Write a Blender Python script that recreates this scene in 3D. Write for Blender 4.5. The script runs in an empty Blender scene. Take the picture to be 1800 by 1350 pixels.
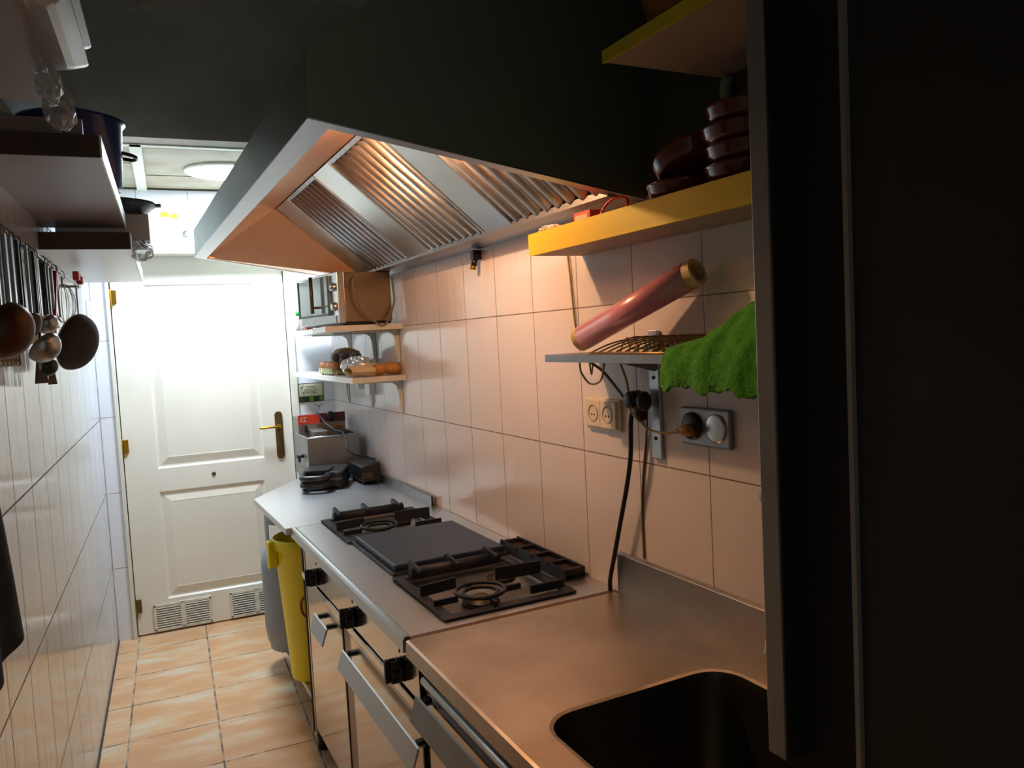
import bpy, bmesh, math, random
from mathutils import Vector, Matrix, Euler
random.seed(7)
PI = math.pi
SC = bpy.context.scene
COL = SC.collection

# ---------------------------------------------------------------- camera
FPX, YAW, PITCH, ROLL = 1375.95, .4662, -.0627, -.0516
cy, sy = math.cos(YAW), math.sin(YAW)
fw = Vector((sy*math.cos(PITCH), cy*math.cos(PITCH), math.sin(PITCH)))
rt = Vector((cy, -sy, 0)); up = rt.cross(fw)
r2 = math.cos(ROLL)*rt + math.sin(ROLL)*up
u2 = -math.sin(ROLL)*rt + math.cos(ROLL)*up
cam = bpy.data.cameras.new('camera'); camo = bpy.data.objects.new('camera', cam)
COL.objects.link(camo)
camo.matrix_world = Matrix(((r2.x, u2.x, -fw.x, 0), (r2.y, u2.y, -fw.y, 0), (r2.z, u2.z, -fw.z, 1.5), (0, 0, 0, 1)))
cam.sensor_width = 36; cam.lens = FPX/1800*36; cam.clip_start = .01
SC.camera = camo
# ---------------------------------------------------------------- world, exposure
wd = bpy.data.worlds.new('world'); SC.world = wd; wd.use_nodes = True
wd.node_tree.nodes['Background'].inputs[0].default_value = (.60, .62, .50, 1)
wd.node_tree.nodes['Background'].inputs[1].default_value = .42
SC.view_settings.view_transform = 'Standard'; SC.view_settings.look = 'None'
SC.view_settings.exposure = .22; SC.view_settings.gamma = 1
SC.view_settings.use_curve_mapping = False
CEIL_LAMP = 118.0       # radiance of the ceiling lamp's diffuser
HOOD_LAMP = 1480.0       # radiance of the bulb in the hood

# ---------------------------------------------------------------- frames
TH = -.0554             # the left wall, floor tiles and door stand a little askew of the counter wall
W = 1.106
def F(x, y, z=0):
    return Vector((math.cos(TH)*x - math.sin(TH)*y, math.sin(TH)*x + math.cos(TH)*y, z))

# ---------------------------------------------------------------- materials
def lin(h):
    h = h.lstrip('#'); o = []
    for i in (0, 2, 4):
        v = int(h[i:i+2], 16)/255
        o.append(v/12.92 if v <= .04045 else ((v+.055)/1.055)**2.4)
    return (*o, 1)
class NT:
    def __init__(s, name):
        s.m = bpy.data.materials.new(name); s.m.use_nodes = True
        s.t = s.m.node_tree; s.b = s.t.nodes['Principled BSDF']
    def n(s, typ, **kw):
        x = s.t.nodes.new(typ)
        for k, v in kw.items():
            if k.startswith('i_'):
                x.inputs[int(k[2:]) if k[2:].isdigit() else k[2:].replace('_', ' ')].default_value = v
            else: setattr(x, k, v)
        return x
    def l(s, a, b): s.t.links.new(a, b)
    def math(s, op, a, b=None, c=None):
        x = s.t.nodes.new('ShaderNodeMath'); x.operation = op
        for i, v in enumerate((a, b, c)):
            if v is None: continue
            if hasattr(v, 'links') or hasattr(v, 'is_linked'): s.l(v, x.inputs[i])
            else: x.inputs[i].default_value = v
        return x.outputs[0]
    def coord(s, scale=(1, 1, 1), loc=(0, 0, 0)):
        tc = s.n('ShaderNodeTexCoord'); mp = s.n('ShaderNodeMapping')
        s.l(tc.outputs['Object'], mp.inputs[0]); mp.inputs['Scale'].default_value = scale; mp.inputs['Location'].default_value = loc
        return mp.outputs[0]
    def noise(s, vec, scale, detail=3, rough=.5):
        x = s.n('ShaderNodeTexNoise'); s.l(vec, x.inputs['Vector'])
        x.inputs['Scale'].default_value = scale; x.inputs['Detail'].default_value = detail; x.inputs['Roughness'].default_value = rough
        return x.outputs['Fac']
    def ramp(s, fac, stops):
        x = s.n('ShaderNodeValToRGB'); s.l(fac, x.inputs[0]); e = x.color_ramp.elements
        while len(e) < len(stops): e.new(.5)
        for q, (p, c) in zip(e, stops):
            q.position = p; q.color = c if len(c) == 4 else (*c, 1)
        return x.outputs[0]
    def mix(s, fac, a, b):
        x = s.n('ShaderNodeMix', data_type='RGBA')
        for i, v in ((0, fac), (6, a), (7, b)):
            if isinstance(v, (int, float, tuple)): x.inputs[i].default_value = v
            else: s.l(v, x.inputs[i])
        return x.outputs[2]
    def bump(s, h, strength=.3, dist=.005):
        x = s.n('ShaderNodeBump'); s.l(h, x.inputs['Height'])
        x.inputs['Strength'].default_value = strength; x.inputs['Distance'].default_value = dist
        s.l(x.outputs[0], s.b.inputs['Normal'])
def mat(name, col, rough=.5, metal=0, var=0, vscale=12, stretch=(1, 1, 1), bump=0, bscale=60, rvar=0, dark=None, spec=.5, trans=0, alpha=1, emit=None, coat=0):
    k = NT(name); b = k.b; c = lin(col) if isinstance(col, str) else col
    b.inputs['Base Color'].default_value = c; b.inputs['Roughness'].default_value = rough
    b.inputs['Metallic'].default_value = metal; b.inputs['Specular IOR Level'].default_value = spec
    if trans: b.inputs['Transmission Weight'].default_value = trans
    if alpha < 1: b.inputs['Alpha'].default_value = alpha
    if coat: b.inputs['Coat Weight'].default_value = coat; b.inputs['Coat Roughness'].default_value = .08
    if var or rvar or bump:
        v = k.coord(stretch)
        f = k.noise(v, vscale, 5, .6)
        if var:
            d = lin(dark) if dark else tuple(x*(1-var) for x in c[:3])+(1,)
            hi = tuple(min(1, x*(1+var*.35)) for x in c[:3])+(1,)
            k.l(k.ramp(f, [(.3, d), (.62, hi)]), b.inputs['Base Color'])
        if rvar:
            k.l(k.ramp(f, [(.3, (max(0, rough-rvar),)*3), (.7, (min(1, rough+rvar),)*3)]), b.inputs['Roughness'])
        if bump: k.bump(k.noise(v, bscale, 3), bump, .002)
    if emit:
        b.inputs['Emission Color'].default_value = emit[0]; b.inputs['Emission Strength'].default_value = emit[1]
    return k.m
def tile_mat(name, au, av, u0, su, v0, sv, base, grout, gw=.0022, rough=.12, var=.03, bump=.25, streaks=None, wave=(3, 3, 3), floor=False):
    """glazed tiles: grout lines at u0+k*su along axis au and v0+k*sv along axis av (object coordinates)"""
    k = NT(name); b = k.b
    tc = k.n('ShaderNodeTexCoord'); sp = k.n('ShaderNodeSeparateXYZ'); k.l(tc.outputs['Object'], sp.inputs[0])
    ds = []; ids = []
    for a, o, s_ in ((au, u0, su), (av, v0, sv)):
        t = k.math('DIVIDE', k.math('SUBTRACT', sp.outputs['XYZ'.index(a)], o), s_)
        fr = k.math('FRACT', t); ids.append(k.math('FLOOR', t))
        ds.append(k.math('MULTIPLY', k.math('MINIMUM', fr, k.math('SUBTRACT', 1., fr)), s_))
    d = k.math('MINIMUM', ds[0], ds[1])
    g = k.n('ShaderNodeMapRange'); k.l(d, g.inputs[0])
    g.inputs[1].default_value = gw*.35; g.inputs[2].default_value = gw; g.inputs[3].default_value = 0; g.inputs[4].default_value = 1
    cmb = k.n('ShaderNodeCombineXYZ'); k.l(ids[0], cmb.inputs[0]); k.l(ids[1], cmb.inputs[1])
    wn = k.n('ShaderNodeTexWhiteNoise'); k.l(cmb.outputs[0], wn.inputs['Vector'])
    c0 = lin(base)
    v = k.coord((1, 1, 1))
    if floor:
        off = k.n('ShaderNodeVectorMath', operation='MULTIPLY_ADD'); k.l(wn.outputs['Color'], off.inputs[0]); off.inputs[1].default_value = (7, 7, 7); 
        mp = k.coord((1.6, 4.2, 1)); k.l(mp, off.inputs[2])
        f = k.noise(off.outputs[0], 2.6, 4, .55)
        colr = k.ramp(f, [(.30, lin('c8996c')), (.45, lin('cda278')), (.56, lin('d0b28c')), (.70, lin('cdc5b2'))])
        f2 = k.noise(off.outputs[0], 9, 4, .6)
        colr = k.mix(k.ramp(f2, [(.45, (0, 0, 0)), (.8, (.35,)*3)]), colr, lin('c78f6c'))
    else:
        f = k.noise(v, 2.5, 3)
        colr = k.mix(f, tuple(x*(1-var) for x in c0[:3])+(1,), c0)
        colr = k.mix(k.math('MULTIPLY', wn.outputs['Value'], .25), colr, tuple(x*.88 for x in c0[:3])+(1,))
    if streaks:
        mpd = k.coord(streaks[1]); df = k.noise(mpd, streaks[2], 5, .65)
        colr = k.mix(k.ramp(df, [(streaks[3], (0, 0, 0)), (streaks[3]+.16, (streaks[4],)*3)]), colr, lin(streaks[0]))
    gn = k.noise(v, 14, 4, .7)
    gcol = k.mix(k.ramp(gn, [(.42, (0, 0, 0)), (.56, (1, 1, 1))]), lin(grout), tuple(x*(.22 if floor else .62) for x in lin(grout)[:3])+(1,))
    out = k.mix(g.outputs[0], gcol, colr)
    k.l(out, b.inputs['Base Color'])
    b.inputs['Roughness'].default_value = rough
    rr = k.mix(g.outputs[0], (.8, .8, .8, 1), (rough,)*3+(1,)); k.l(rr, b.inputs['Roughness'])
    h = k.math('ADD', k.math('MULTIPLY', g.outputs[0], .6), k.math('MULTIPLY', k.noise(k.coord(wave), 3.0, 2), 1.3))
    k.bump(h, bump, .004)
    return k.m

M = {}
M['wall_r'] = tile_mat('glazed_white_tiles_right', 'Y', 'Z', 3.5306, .2494, 1.1796, .3821, 'e2dad6', '7d6c64', wave=(2, 9, 2), bump=.22, rough=.14)
M['wall_l'] = tile_mat('glazed_white_tiles_left', 'Y', 'Z', 2.59, .2494, 1.172, .3865, 'c6cacd', '4a4a4c', gw=.0032, wave=(2, 7, .8), bump=.32, rough=.13, streaks=('8f8a84', (1, 7, .5), 2.2, .66, .45))  # grey upright streaks paint the glaze's wavy reflections into the tile colour
M['wall_e'] = tile_mat('glazed_white_tiles_end', 'X', 'Z', -.3466+.25, .2494, 1.1796, .3965, 'dfe3ea', '8c8580', wave=(3, 3, 3), bump=.15, rough=.2)
M['floor'] = tile_mat('terracotta_floor_tiles', 'X', 'Y', -.2492, .3281, 4.3473, .3403, 'd8a882', 'ad9c86', gw=.0050, rough=.30, bump=.25, floor=True)
M['steel'] = mat('brushed_steel', 'c3c6c6', .30, 1)
M['steel_top'] = mat('scratched_steel_worktop', 'd2d3d6', .36, 1)
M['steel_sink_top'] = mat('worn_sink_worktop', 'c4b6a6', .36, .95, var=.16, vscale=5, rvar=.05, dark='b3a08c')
M['steel_mirror'] = mat('polished_steel', 'c0b6aa', .13, 1, var=.05, vscale=3, rvar=.03)
M['steel_flange'] = mat('flange_steel', 'a6abb2', .38, 1)
M['steel_dull'] = mat('dull_steel', '9b9c9b', .42, 1, var=.12, vscale=8)
M['steel_dark'] = mat('smoked_steel', '70726c', .40, .85, var=.2, vscale=3, rvar=.08)
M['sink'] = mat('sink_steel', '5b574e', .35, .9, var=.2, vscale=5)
M['gap'] = mat('dark_gap', '15130f', .8)
M['rust'] = mat('brown_sealant', '5f4433', .7, var=.4, vscale=30)
M['iron'] = mat('cast_iron', '1c222e', .52, .3, var=.25, vscale=20, bump=.15, bscale=200, rvar=.1)
M['iron_brown'] = mat('greasy_burner_tray', '3a2618', .5, .1, var=.55, vscale=14, dark='17110d')
M['iron_rust'] = mat('rusty_cast_iron', '2c1d18', .6, .2, var=.4, vscale=25)
M['griddle'] = mat('griddle_iron', '333f58', .44, .35, var=.14, vscale=6, bump=.06, bscale=200)
M['brass'] = mat('brass', 'b58a2e', .3, 1, var=.1)
M['brass_old'] = mat('tarnished_brass', '6e5a36', .42, .8, var=.35, vscale=30)
M['plastic_k'] = mat('black_plastic', '0e1012', .42, var=.2)
M['plastic_dk'] = mat('dark_grey_plastic', '1a2028', .32, var=.15)
M['rubber'] = mat('black_rubber', '14120f', .5)
M['door'] = mat('cream_painted_door', 'dddbcf', .38, var=.05, vscale=3, bump=.04, bscale=50)
M['trim'] = mat('painted_trim', 'd3d3c6', .45, var=.08, vscale=10)
M['grille'] = mat('white_vent_metal', 'd0cfc2', .45, var=.18, vscale=25)
M['gapbrown'] = mat('grimy_gap', '3a3228', .8)
M['ceil'] = mat('stained_ceiling_board', 'a9a596', .6, var=.1, vscale=4, dark='94876a')
M['ceil_hi'] = mat('dim_ceiling_paint', 'a8a498', .8, var=.1)
M['bulk'] = mat('dark_grey_paint', 'b4ada2', .75, var=.18, vscale=3, dark='9c968c')
M['wall_dark'] = mat('dark_wall_panel', '3b3f35', .7, var=.2, vscale=3)
M['peel'] = mat('bare_plaster', 'bdbbae', .9)
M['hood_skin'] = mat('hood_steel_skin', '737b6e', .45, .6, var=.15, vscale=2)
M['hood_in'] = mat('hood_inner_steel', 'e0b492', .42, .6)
M['filter'] = mat('filter_baffle_steel', 'b2b2b4', .40, 1, var=.22, vscale=7, rvar=.08)
M['wood_w'] = mat('white_melamine', 'd9d8d4', .35, var=.03)
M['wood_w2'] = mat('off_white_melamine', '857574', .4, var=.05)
M['wood_dark'] = mat('dark_wood_edge', '4a3831', .6, var=.25, vscale=10)
M['yellow'] = mat('yellow_painted_board', 'ecd008', .45, var=.12, vscale=3, stretch=(1, .4, 8))
M['yellow_edge'] = mat('yellow_edge_paint', 'c0b012', .5, var=.1)
M['board_under'] = mat('pale_board_underside', 'a89080', .6, var=.1)
M['terra'] = mat('glazed_terracotta', '6b2a1c', .15, var=.2, vscale=9, coat=.5)
M['terra_l'] = mat('ochre_terracotta', 'a9641c', .4, var=.3, vscale=3, dark='6d3016')
M['white_p'] = mat('white_plastic', 'dcdcd6', .35)
M['socket'] = mat('ivory_socket_plastic', 'e3d9c4', .4)
M['socket_in'] = mat('socket_recess', 'b9a586', .5)
M['pink'] = mat('pink_cling_film', 'dc93a4', .3, var=.08, vscale=8, stretch=(1, 1, 1), coat=.6)
M['card'] = mat('cream_cardboard', 'd8c08c', .7, var=.1)
M['wire'] = mat('tarnished_wire', '9a7c4c', .35, .9, var=.2)
M['cord_y'] = mat('yellowed_cord', '9a8440', .5)
M['cord_g'] = mat('grey_brown_cord', '7c6a54', .45)
M['plug_y'] = mat('amber_plug', '9a6a18', .4)
M['red'] = mat('red_plastic', 'c0281e', .3)
M['red_d'] = mat('dark_red_panel', '5a1c1c', .35, var=.15)
M['red_l'] = mat('orange_red_label', 'd8402c', .4)
M['bucket'] = mat('yellow_plastic', 'eedc00', .4, var=.05, vscale=6)
M['gas'] = mat('grey_enamel', '8c9299', .45, var=.08, vscale=6)
M['gas_d'] = mat('dark_valve', '23262a', .5)
M['navy'] = mat('navy_enamel', '0e2a7c', .35, coat=.6)
M['blackpan'] = mat('black_nonstick', '1a1e26', .3, var=.2)
M['paper'] = mat('white_paper', 'd8d8d2', .7)
M['foil'] = mat('crumpled_foil', 'e6e8ec', .36, .9)
M['bread'] = mat('bread_crust', 'b57f42', .6, var=.3, vscale=14, dark='8d5726')
M['bag_p'] = mat('cream_paper_bag', 'd6c19c', .7, var=.12, vscale=20)
M['egg'] = mat('brown_eggs', 'c98850', .5, var=.15)
M['tray'] = mat('egg_tray_pulp', 'bfc29a', .8, var=.1)
M['onion'] = mat('brown_netted_onions', '6d4636', .5, var=.5, vscale=22, dark='2d2222')
M['kraft'] = mat('kraft_band', 'b98b4c', .6)
M['utensil'] = mat('worn_utensil_steel', 'a4a6a8', .3, 1, var=.25, vscale=30)
M['utensil_k'] = mat('black_utensil', '17191c', .35, var=.3, vscale=20)
M['copper'] = mat('burnt_copper_brown', '5a3524', .45, .5, var=.7, vscale=14, dark='1c1512')
M['mesh'] = mat('dark_wire_mesh', '3a3632', .8, .1, var=.25, vscale=120)
M['cloth_navy'] = mat('navy_cloth', '0b1024', .9, bump=.3, bscale=300)
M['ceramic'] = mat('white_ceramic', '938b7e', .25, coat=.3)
M['pal_green'] = mat('pale_green_metal', '9aa890', .4)
M['lam'] = mat('dark_brown_laminate', '1b140f', .45, var=.25, vscale=2, stretch=(1, 1, 6))
M['lam_k'] = mat('black_recess', '100e12', .7)
M['lam_edge'] = mat('aluminium_edge_trim', '8e8a86', .38, .7, var=.1)
M['beige'] = mat('beige_block', 'a39a92', .6)
M['patch_y'] = mat('bright_yellow_patch', 'f0e010', .5)
M['brown_steel'] = mat('brown_reflecting_steel', '6e5546', .3, .8)
M['glass_d'] = mat('oven_door_glass', '8d9a9c', .08, .3)
M['steel_br'] = mat('brownish_steel_panel', '9a8468', .3, .85, var=.15, vscale=5)
M['print'] = mat('printed_ink', '3a3d36', .6)
M['sign'] = mat('sign_paper', 'b9b79a', .5)
M['sign_d'] = mat('sign_dark_green', '28331f', .45, var=.2)
M['sign_g'] = mat('sign_leaf_green', '5e8c34', .5)
M['white_pr'] = mat('white_print', 'e6e0d8', .5)
M['green_cap'] = mat('green_cap', '1f9a3c', .4)
M['orange'] = mat('orange_label', 'e0552c', .5)
M['box_or'] = mat('matchbox_orange', 'd8563a', .6)
M['clear'] = mat('clear_plastic_film', 'b4bcc4', .3, alpha=.55, spec=.6)
M['pinkish'] = mat('peeled_spot', 'c07a6a', .8)
M['ceil_lamp'] = mat('lit_diffuser', 'ffffff', .5, emit=((.78, .89, 1, 1), CEIL_LAMP))
M['bulb'] = mat('lit_bulb', 'ffffff', .5, emit=((1, .60, .31, 1), HOOD_LAMP))
# green towel: furry
k = NT('green_terry_cloth'); v = k.coord((1, 1, 1)); f = k.noise(v, 55, 5, .7)
k.l(k.ramp(f, [(.3, lin('2c8604')), (.7, lin('56b40e'))]), k.b.inputs['Base Color']); k.b.inputs['Roughness'].default_value = 1
k.b.inputs['Specular IOR Level'].default_value = .1; k.b.inputs['Sheen Weight'].default_value = .3
k.bump(k.noise(v, 160, 4, .8), .9, .004); M['green'] = k.m

# ---------------------------------------------------------------- mesh builder
BASE = {}
class MB:
    def __init__(s): s.v = []; s.f = []; s.sm = []
    def add(s, vs, fs, smooth=False):
        o = len(s.v); s.v += [Vector(x) for x in vs]; s.f += [tuple(i+o for i in f) for f in fs]; s.sm += [smooth]*len(fs); return s
    def box(s, x0, x1, y0, y1, z0, z1):
        vs = [(x, y, z) for z in (z0, z1) for y in (y0, y1) for x in (x0, x1)]
        return s.add(vs, [(0, 2, 3, 1), (4, 5, 7, 6), (0, 1, 5, 4), (2, 6, 7, 3), (0, 4, 6, 2), (1, 3, 7, 5)])
    def hexa(s, b, t):   # bottom 4 corners, top 4 corners (ccw from above)
        return s.add(list(b)+list(t), [(3, 2, 1, 0), (4, 5, 6, 7), (0, 1, 5, 4), (1, 2, 6, 5), (2, 3, 7, 6), (3, 0, 4, 7)])
    def prism(s, pts, axis, a0, a1, smooth=False):  # 2d polygon in the other two axes, extruded
        def P(p, a): return {'x': (a, p[0], p[1]), 'y': (p[0], a, p[1]), 'z': (p[0], p[1], a)}[axis]
        n = len(pts)
        fs = [tuple(range(n))[::-1], tuple(range(n, 2*n))]+[(i, (i+1) % n, n+(i+1) % n, n+i) for i in range(n)]
        s.add([P(p, a0) for p in pts]+[P(p, a1) for p in pts], fs, smooth); return s
    def path(s, pts, r, n=8, closed=False, smooth=True, caps=True):
        pts = [Vector(p) for p in pts]; m = len(pts); rs = r if isinstance(r, (list, tuple)) else [r]*m
        vs = []; nrm = None
        for i, p in enumerate(pts):
            if closed: t = (pts[(i+1) % m]-pts[i-1])
            else: t = pts[min(i+1, m-1)]-pts[max(i-1, 0)]
            t.normalize()
            if nrm is None:
                nrm = t.orthogonal().normalized()
            else:
                nrm = (nrm-t*nrm.dot(t)); nrm = nrm.normalized() if nrm.length > 1e-6 else t.orthogonal().normalized()
            b = t.cross(nrm)
            vs += [p+(nrm*math.cos(2*PI*k/n)+b*math.sin(2*PI*k/n))*rs[i] for k in range(n)]
        fs = []
        for i in range(m if closed else m-1):
            j = (i+1) % m
            fs += [(i*n+k, i*n+(k+1) % n, j*n+(k+1) % n, j*n+k) for k in range(n)]
        s.add(vs, fs, smooth)
        if not closed and caps:
            o = len(s.v)-len(vs)
            s.f += [tuple(o+k for k in range(n))[::-1], tuple(o+(m-1)*n+k for k in range(n))]; s.sm += [False, False]
        return s
    def cyl(s, a, b, r, r2=None, n=20): return s.path([a, b], [r, r if r2 is None else r2], n)
    def lathe(s, prof, c, n=32, axis='z', smooth=True, sx=1, sy=1):
        vs = []; c = Vector(c)
        for (r, z) in prof:
            for k in range(n):
                a = 2*PI*k/n; p = (r*math.cos(a)*sx, r*math.sin(a)*sy, z)
                if axis == 'y': p = (p[0], p[2], p[1])
                if axis == 'x': p = (p[2], p[0], p[1])
                vs.append(c+Vector(p))
        fs = []
        for i in range(len(prof)-1):
            for k in range(n):
                fs.append((i*n+k, i*n+(k+1) % n, (i+1)*n+(k+1) % n, (i+1)*n+k))
        return s.add(vs, fs, smooth)
    def ball(s, c, r, n=16, m=10, noise=0, seed=0):
        r = r if isinstance(r, (tuple, list)) else (r, r, r); rnd = random.Random(seed); vs = []; 
        for i in range(m+1):
            t = PI*i/m
            for k in range(n):
                a = 2*PI*k/n; q = 1+noise*(rnd.random()-.5)*2 if 0 < i < m else 1
                vs.append((c[0]+r[0]*math.sin(t)*math.cos(a)*q, c[1]+r[1]*math.sin(t)*math.sin(a)*q, c[2]+r[2]*math.cos(t)*q))
        fs = [(i*n+k, (i+1)*n+k, (i+1)*n+(k+1) % n, i*n+(k+1) % n) for i in range(m) for k in range(n)]
        return s.add(vs, fs, noise < .1)
    def grid(s, fn, nu, nv, smooth=True):
        vs = [fn(i/nu, j/nv) for i in range(nu+1) for j in range(nv+1)]
        fs = [(i*(nv+1)+j, (i+1)*(nv+1)+j, (i+1)*(nv+1)+j+1, i*(nv+1)+j+1) for i in range(nu) for j in range(nv)]
        return s.add(vs, fs, smooth)
    def build(s, name, m, parent=None, base=None, frame='W', bevel=0, solid=0, sub=0, label=None, cat=None, group=None, kind=None, rot=None):
        b = Vector(base) if base is not None else (BASE[parent] if parent is not None else Vector((0, 0, 0)))
        me = bpy.data.meshes.new(name); me.from_pydata([tuple(v-b) for v in s.v], [], s.f)
        bm = bmesh.new(); bm.from_mesh(me); bmesh.ops.remove_doubles(bm, verts=bm.verts, dist=1e-6)
        sm = None
        bmesh.ops.recalc_face_normals(bm, faces=bm.faces); bm.to_mesh(me); bm.free()
        if len(me.polygons) == len(s.sm):
            me.polygons.foreach_set('use_smooth', s.sm)
        else:
            me.polygons.foreach_set('use_smooth', [any(s.sm)]*len(me.polygons))
        me.materials.append(M[m] if isinstance(m, str) else m)
        o = bpy.data.objects.new(name, me); COL.objects.link(o); BASE[o] = b
        if parent is not None: o.parent = parent
        else:
            o.location = F(*b) if frame == 'F' else b
            o.rotation_euler.z = TH if frame == 'F' else 0
            if rot: o.rotation_euler = rot
        if bevel:
            q = o.modifiers.new('bevel', 'BEVEL'); q.width = bevel; q.segments = 2; q.limit_method = 'ANGLE'; q.angle_limit = .6
        if solid:
            q = o.modifiers.new('solid', 'SOLIDIFY'); q.thickness = solid; q.offset = 0
        if sub:
            q = o.modifiers.new('sub', 'SUBSURF'); q.levels = sub; q.render_levels = sub
        if label: o['label'] = label
        if cat: o['category'] = cat
        if group: o['group'] = group
        if kind: o['kind'] = kind
        return o
def thing(name, label, cat, base=(0, 0, 0), frame='W', group=None, kind=None, loc=None, rot=None):
    o = bpy.data.objects.new(name, None); COL.objects.link(o); o.empty_display_size = .05
    b = Vector(base); BASE[o] = b
    o.location = loc if loc is not None else (F(*b) if frame == 'F' else b)
    o.rotation_euler = rot if rot is not None else (0, 0, TH if frame == 'F' else 0)
    if label: o['label'] = label
    if cat: o['category'] = cat
    if group: o['group'] = group
    if kind: o['kind'] = kind
    return o
def dup(root, loc, label=None, rot=None):
    def cp(o, par):
        c = o.copy(); COL.objects.link(c); c.parent = par
        for ch in list(o.children): cp(ch, c)
        return c
    c = cp(root, None); c.location = loc
    if rot is not None: c.rotation_euler = rot
    if label: c['label'] = label
    return c
def arc(c, r, a0, a1, n, plane='xz'):
    o = []
    for i in range(n+1):
        a = math.radians(a0+(a1-a0)*i/n); u, v = r*math.cos(a), r*math.sin(a)
        o.append({'xz': (c[0]+u, c[1], c[2]+v), 'xy': (c[0]+u, c[1]+v, c[2]), 'yz': (c[0], c[1]+u, c[2]+v)}[plane])
    return o
def spline(pts, n=8):
    P = [Vector(p) for p in pts]; P = [P[0]*2-P[1]]+P+[P[-1]*2-P[-2]]; o = []
    for i in range(1, len(P)-2):
        for j in range(n):
            t = j/n; a, b, c, d = P[i-1:i+3]
            o.append(.5*((2*b)+(c-a)*t+(2*a-5*b+4*c-d)*t*t+(3*b-a-3*c+d)*t**3))
    o.append(P[-2]); return o

# ================================================================ ROOM SHELL
XL, YE, ZT = -.3466, 4.54, 2.955
def struct(name, mb, m, frame='W', **kw): return mb.build(name, m, frame=frame, kind='structure', **kw)
struct('floor', MB().box(-.50, 2.6, -.8, 4.7, -.05, 0), 'floor', 'F')
struct('wall_left', MB().box(XL-.1, XL, -.8, 4.7, 0, ZT), 'wall_l', 'F')
struct('wall_right', MB().box(W, W+.1, -.9, 4.9, 0, ZT), 'wall_r')
# end wall with the door opening cut into it
mb = MB()
mb.box(XL, -.275, YE, YE+.1, 0, 2.36).box(-.275, .655, YE, YE+.1, 2.07, 2.36).box(.655, 1.15, YE, YE+.1, 0, 2.36)
struct('wall_end', mb, 'wall_e', 'F')
struct('baseboard_left', MB().box(XL, XL+.005, -.8, YE, 0, .006), 'gapbrown', 'F')
struct('trim_5', MB().box(W-.006, W, .70, 1.464, 1.80, ZT), 'wall_dark')  # thin dark panel laid over the upper tiles beside the hood
# low ceiling of the far bay and the bulkhead in front of it
struct('ceiling', MB().box(XL-.05, 1.3, 3.56, YE+.1, 2.36, 2.42), 'ceil', 'F')
mb = MB()
mb.box(-.088, -.040, 3.56, YE, 2.348, 2.36)
mb.box(XL, 1.0, 3.56, 3.60, 2.348, 2.362)
struct('trim_1', mb, 'trim', 'F', bevel=.003)
mb = MB()
for y in (3.64, 4.20): mb.box(-.035, 1.0, y, y+.004, 2.3575, 2.3605)
for y in (3.95,): mb.box(XL, -.09, y, y+.003, 2.3575, 2.3605)
mb.box(XL, 1.0, YE-.012, YE, 2.352, 2.3605)
struct('trim_2', mb, 'gapbrown', 'F')
struct('wall_bulkhead', MB().box(XL-.05, 1.3, 3.46, 3.56, 2.355, ZT), 'bulk', 'F')
mb = MB()
def blot(mb, x, z, w, h, seed, y=3.4595):
    rnd = random.Random(seed); n = 14; pts = []
    for i in range(n):
        a = 2*PI*i/n; q = .6+.5*rnd.random(); pts.append((x+w*q*math.cos(a), z+h*q*math.sin(a)))
    mb.prism(pts, 'y', y-.0006, y+.001)
blot(mb, .02, 2.86, .035, .018, 3); blot(mb, .18, 2.845, .03, .013, 5); blot(mb, -.03, 2.85, .02, .01, 8)
MB().box(-.31, .67, 4.41, YE, 2.006, 2.052).build('trim_4', 'trim', None, frame='F', kind='structure', bevel=.003)
struct('trim_3', mb, 'peel', 'F')
struct('ceiling', MB().box(-.6, 1.4, -.9, 3.5, ZT, ZT+.05), 'ceil_hi', 'F')

# ---------------- door
D = thing('door_1', None, None, (-.255, YE, 0), 'F', kind='structure')
lf = MB()
def rectloop(x0, x1, z0, z1, prof):  # raised moulding: list of (inset, depth toward the room)
    n = len(prof); vs = []; fs = []
    for (i, d) in prof:
        vs += [(x0+i, YE+.015-d, z0+i), (x1-i, YE+.015-d, z0+i), (x1-i, YE+.015-d, z1-i), (x0+i, YE+.015-d, z1-i)]
    for a in range(n-1):
        for b in range(4):
            fs.append((a*4+b, a*4+(b+1) % 4, (a+1)*4+(b+1) % 4, (a+1)*4+b))
    fs.append(tuple((n-1)*4+b for b in range(4)))
    return vs, fs
# leaf front face with two panel holes
X0, X1 = -.252, .613
P1 = (-.097, .452, .885, 1.86); P2 = (-.098, .444, .18, .762)
lf.box(X0, P1[0], YE+.015, YE+.055, .008, 2.022).box(P1[1], X1, YE+.015, YE+.055, .008, 2.022)
lf.box(P1[0], P1[1], YE+.015, YE+.055, P1[3], 2.022).box(P1[0], P1[1], YE+.015, YE+.055, P2[3], P1[2])
lf.box(P1[0], P1[1], YE+.015, YE+.055, .008, P2[2]).box(P2[1], P1[1], YE+.015, YE+.055, P2[2], P2[3])
leaf = lf.build('door_leaf', 'door', D)
for P in (P1, P2):
    m_ = MB(); vs, fs = rectloop(*P, [(0, 0), (.008, -.009), (.016, -.010), (.058, .000), (.062, -.001)]); m_.add(vs, fs)
    m_.build('raised_panel', 'door', D)
fr = MB()
fr.box(-.275, -.257, YE-.012, YE+.06, 0, 2.07).box(.618, .655, YE-.012, YE+.06, 0, 2.07).box(-.257, .618, YE, YE+.06, 2.028, 2.07)
fr.build('door_frame', 'trim', D, bevel=.002)
MB().box(-.275, .655, YE+.056, YE+.07, 0, 2.07).build('door_stop', 'gapbrown', D)
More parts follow.
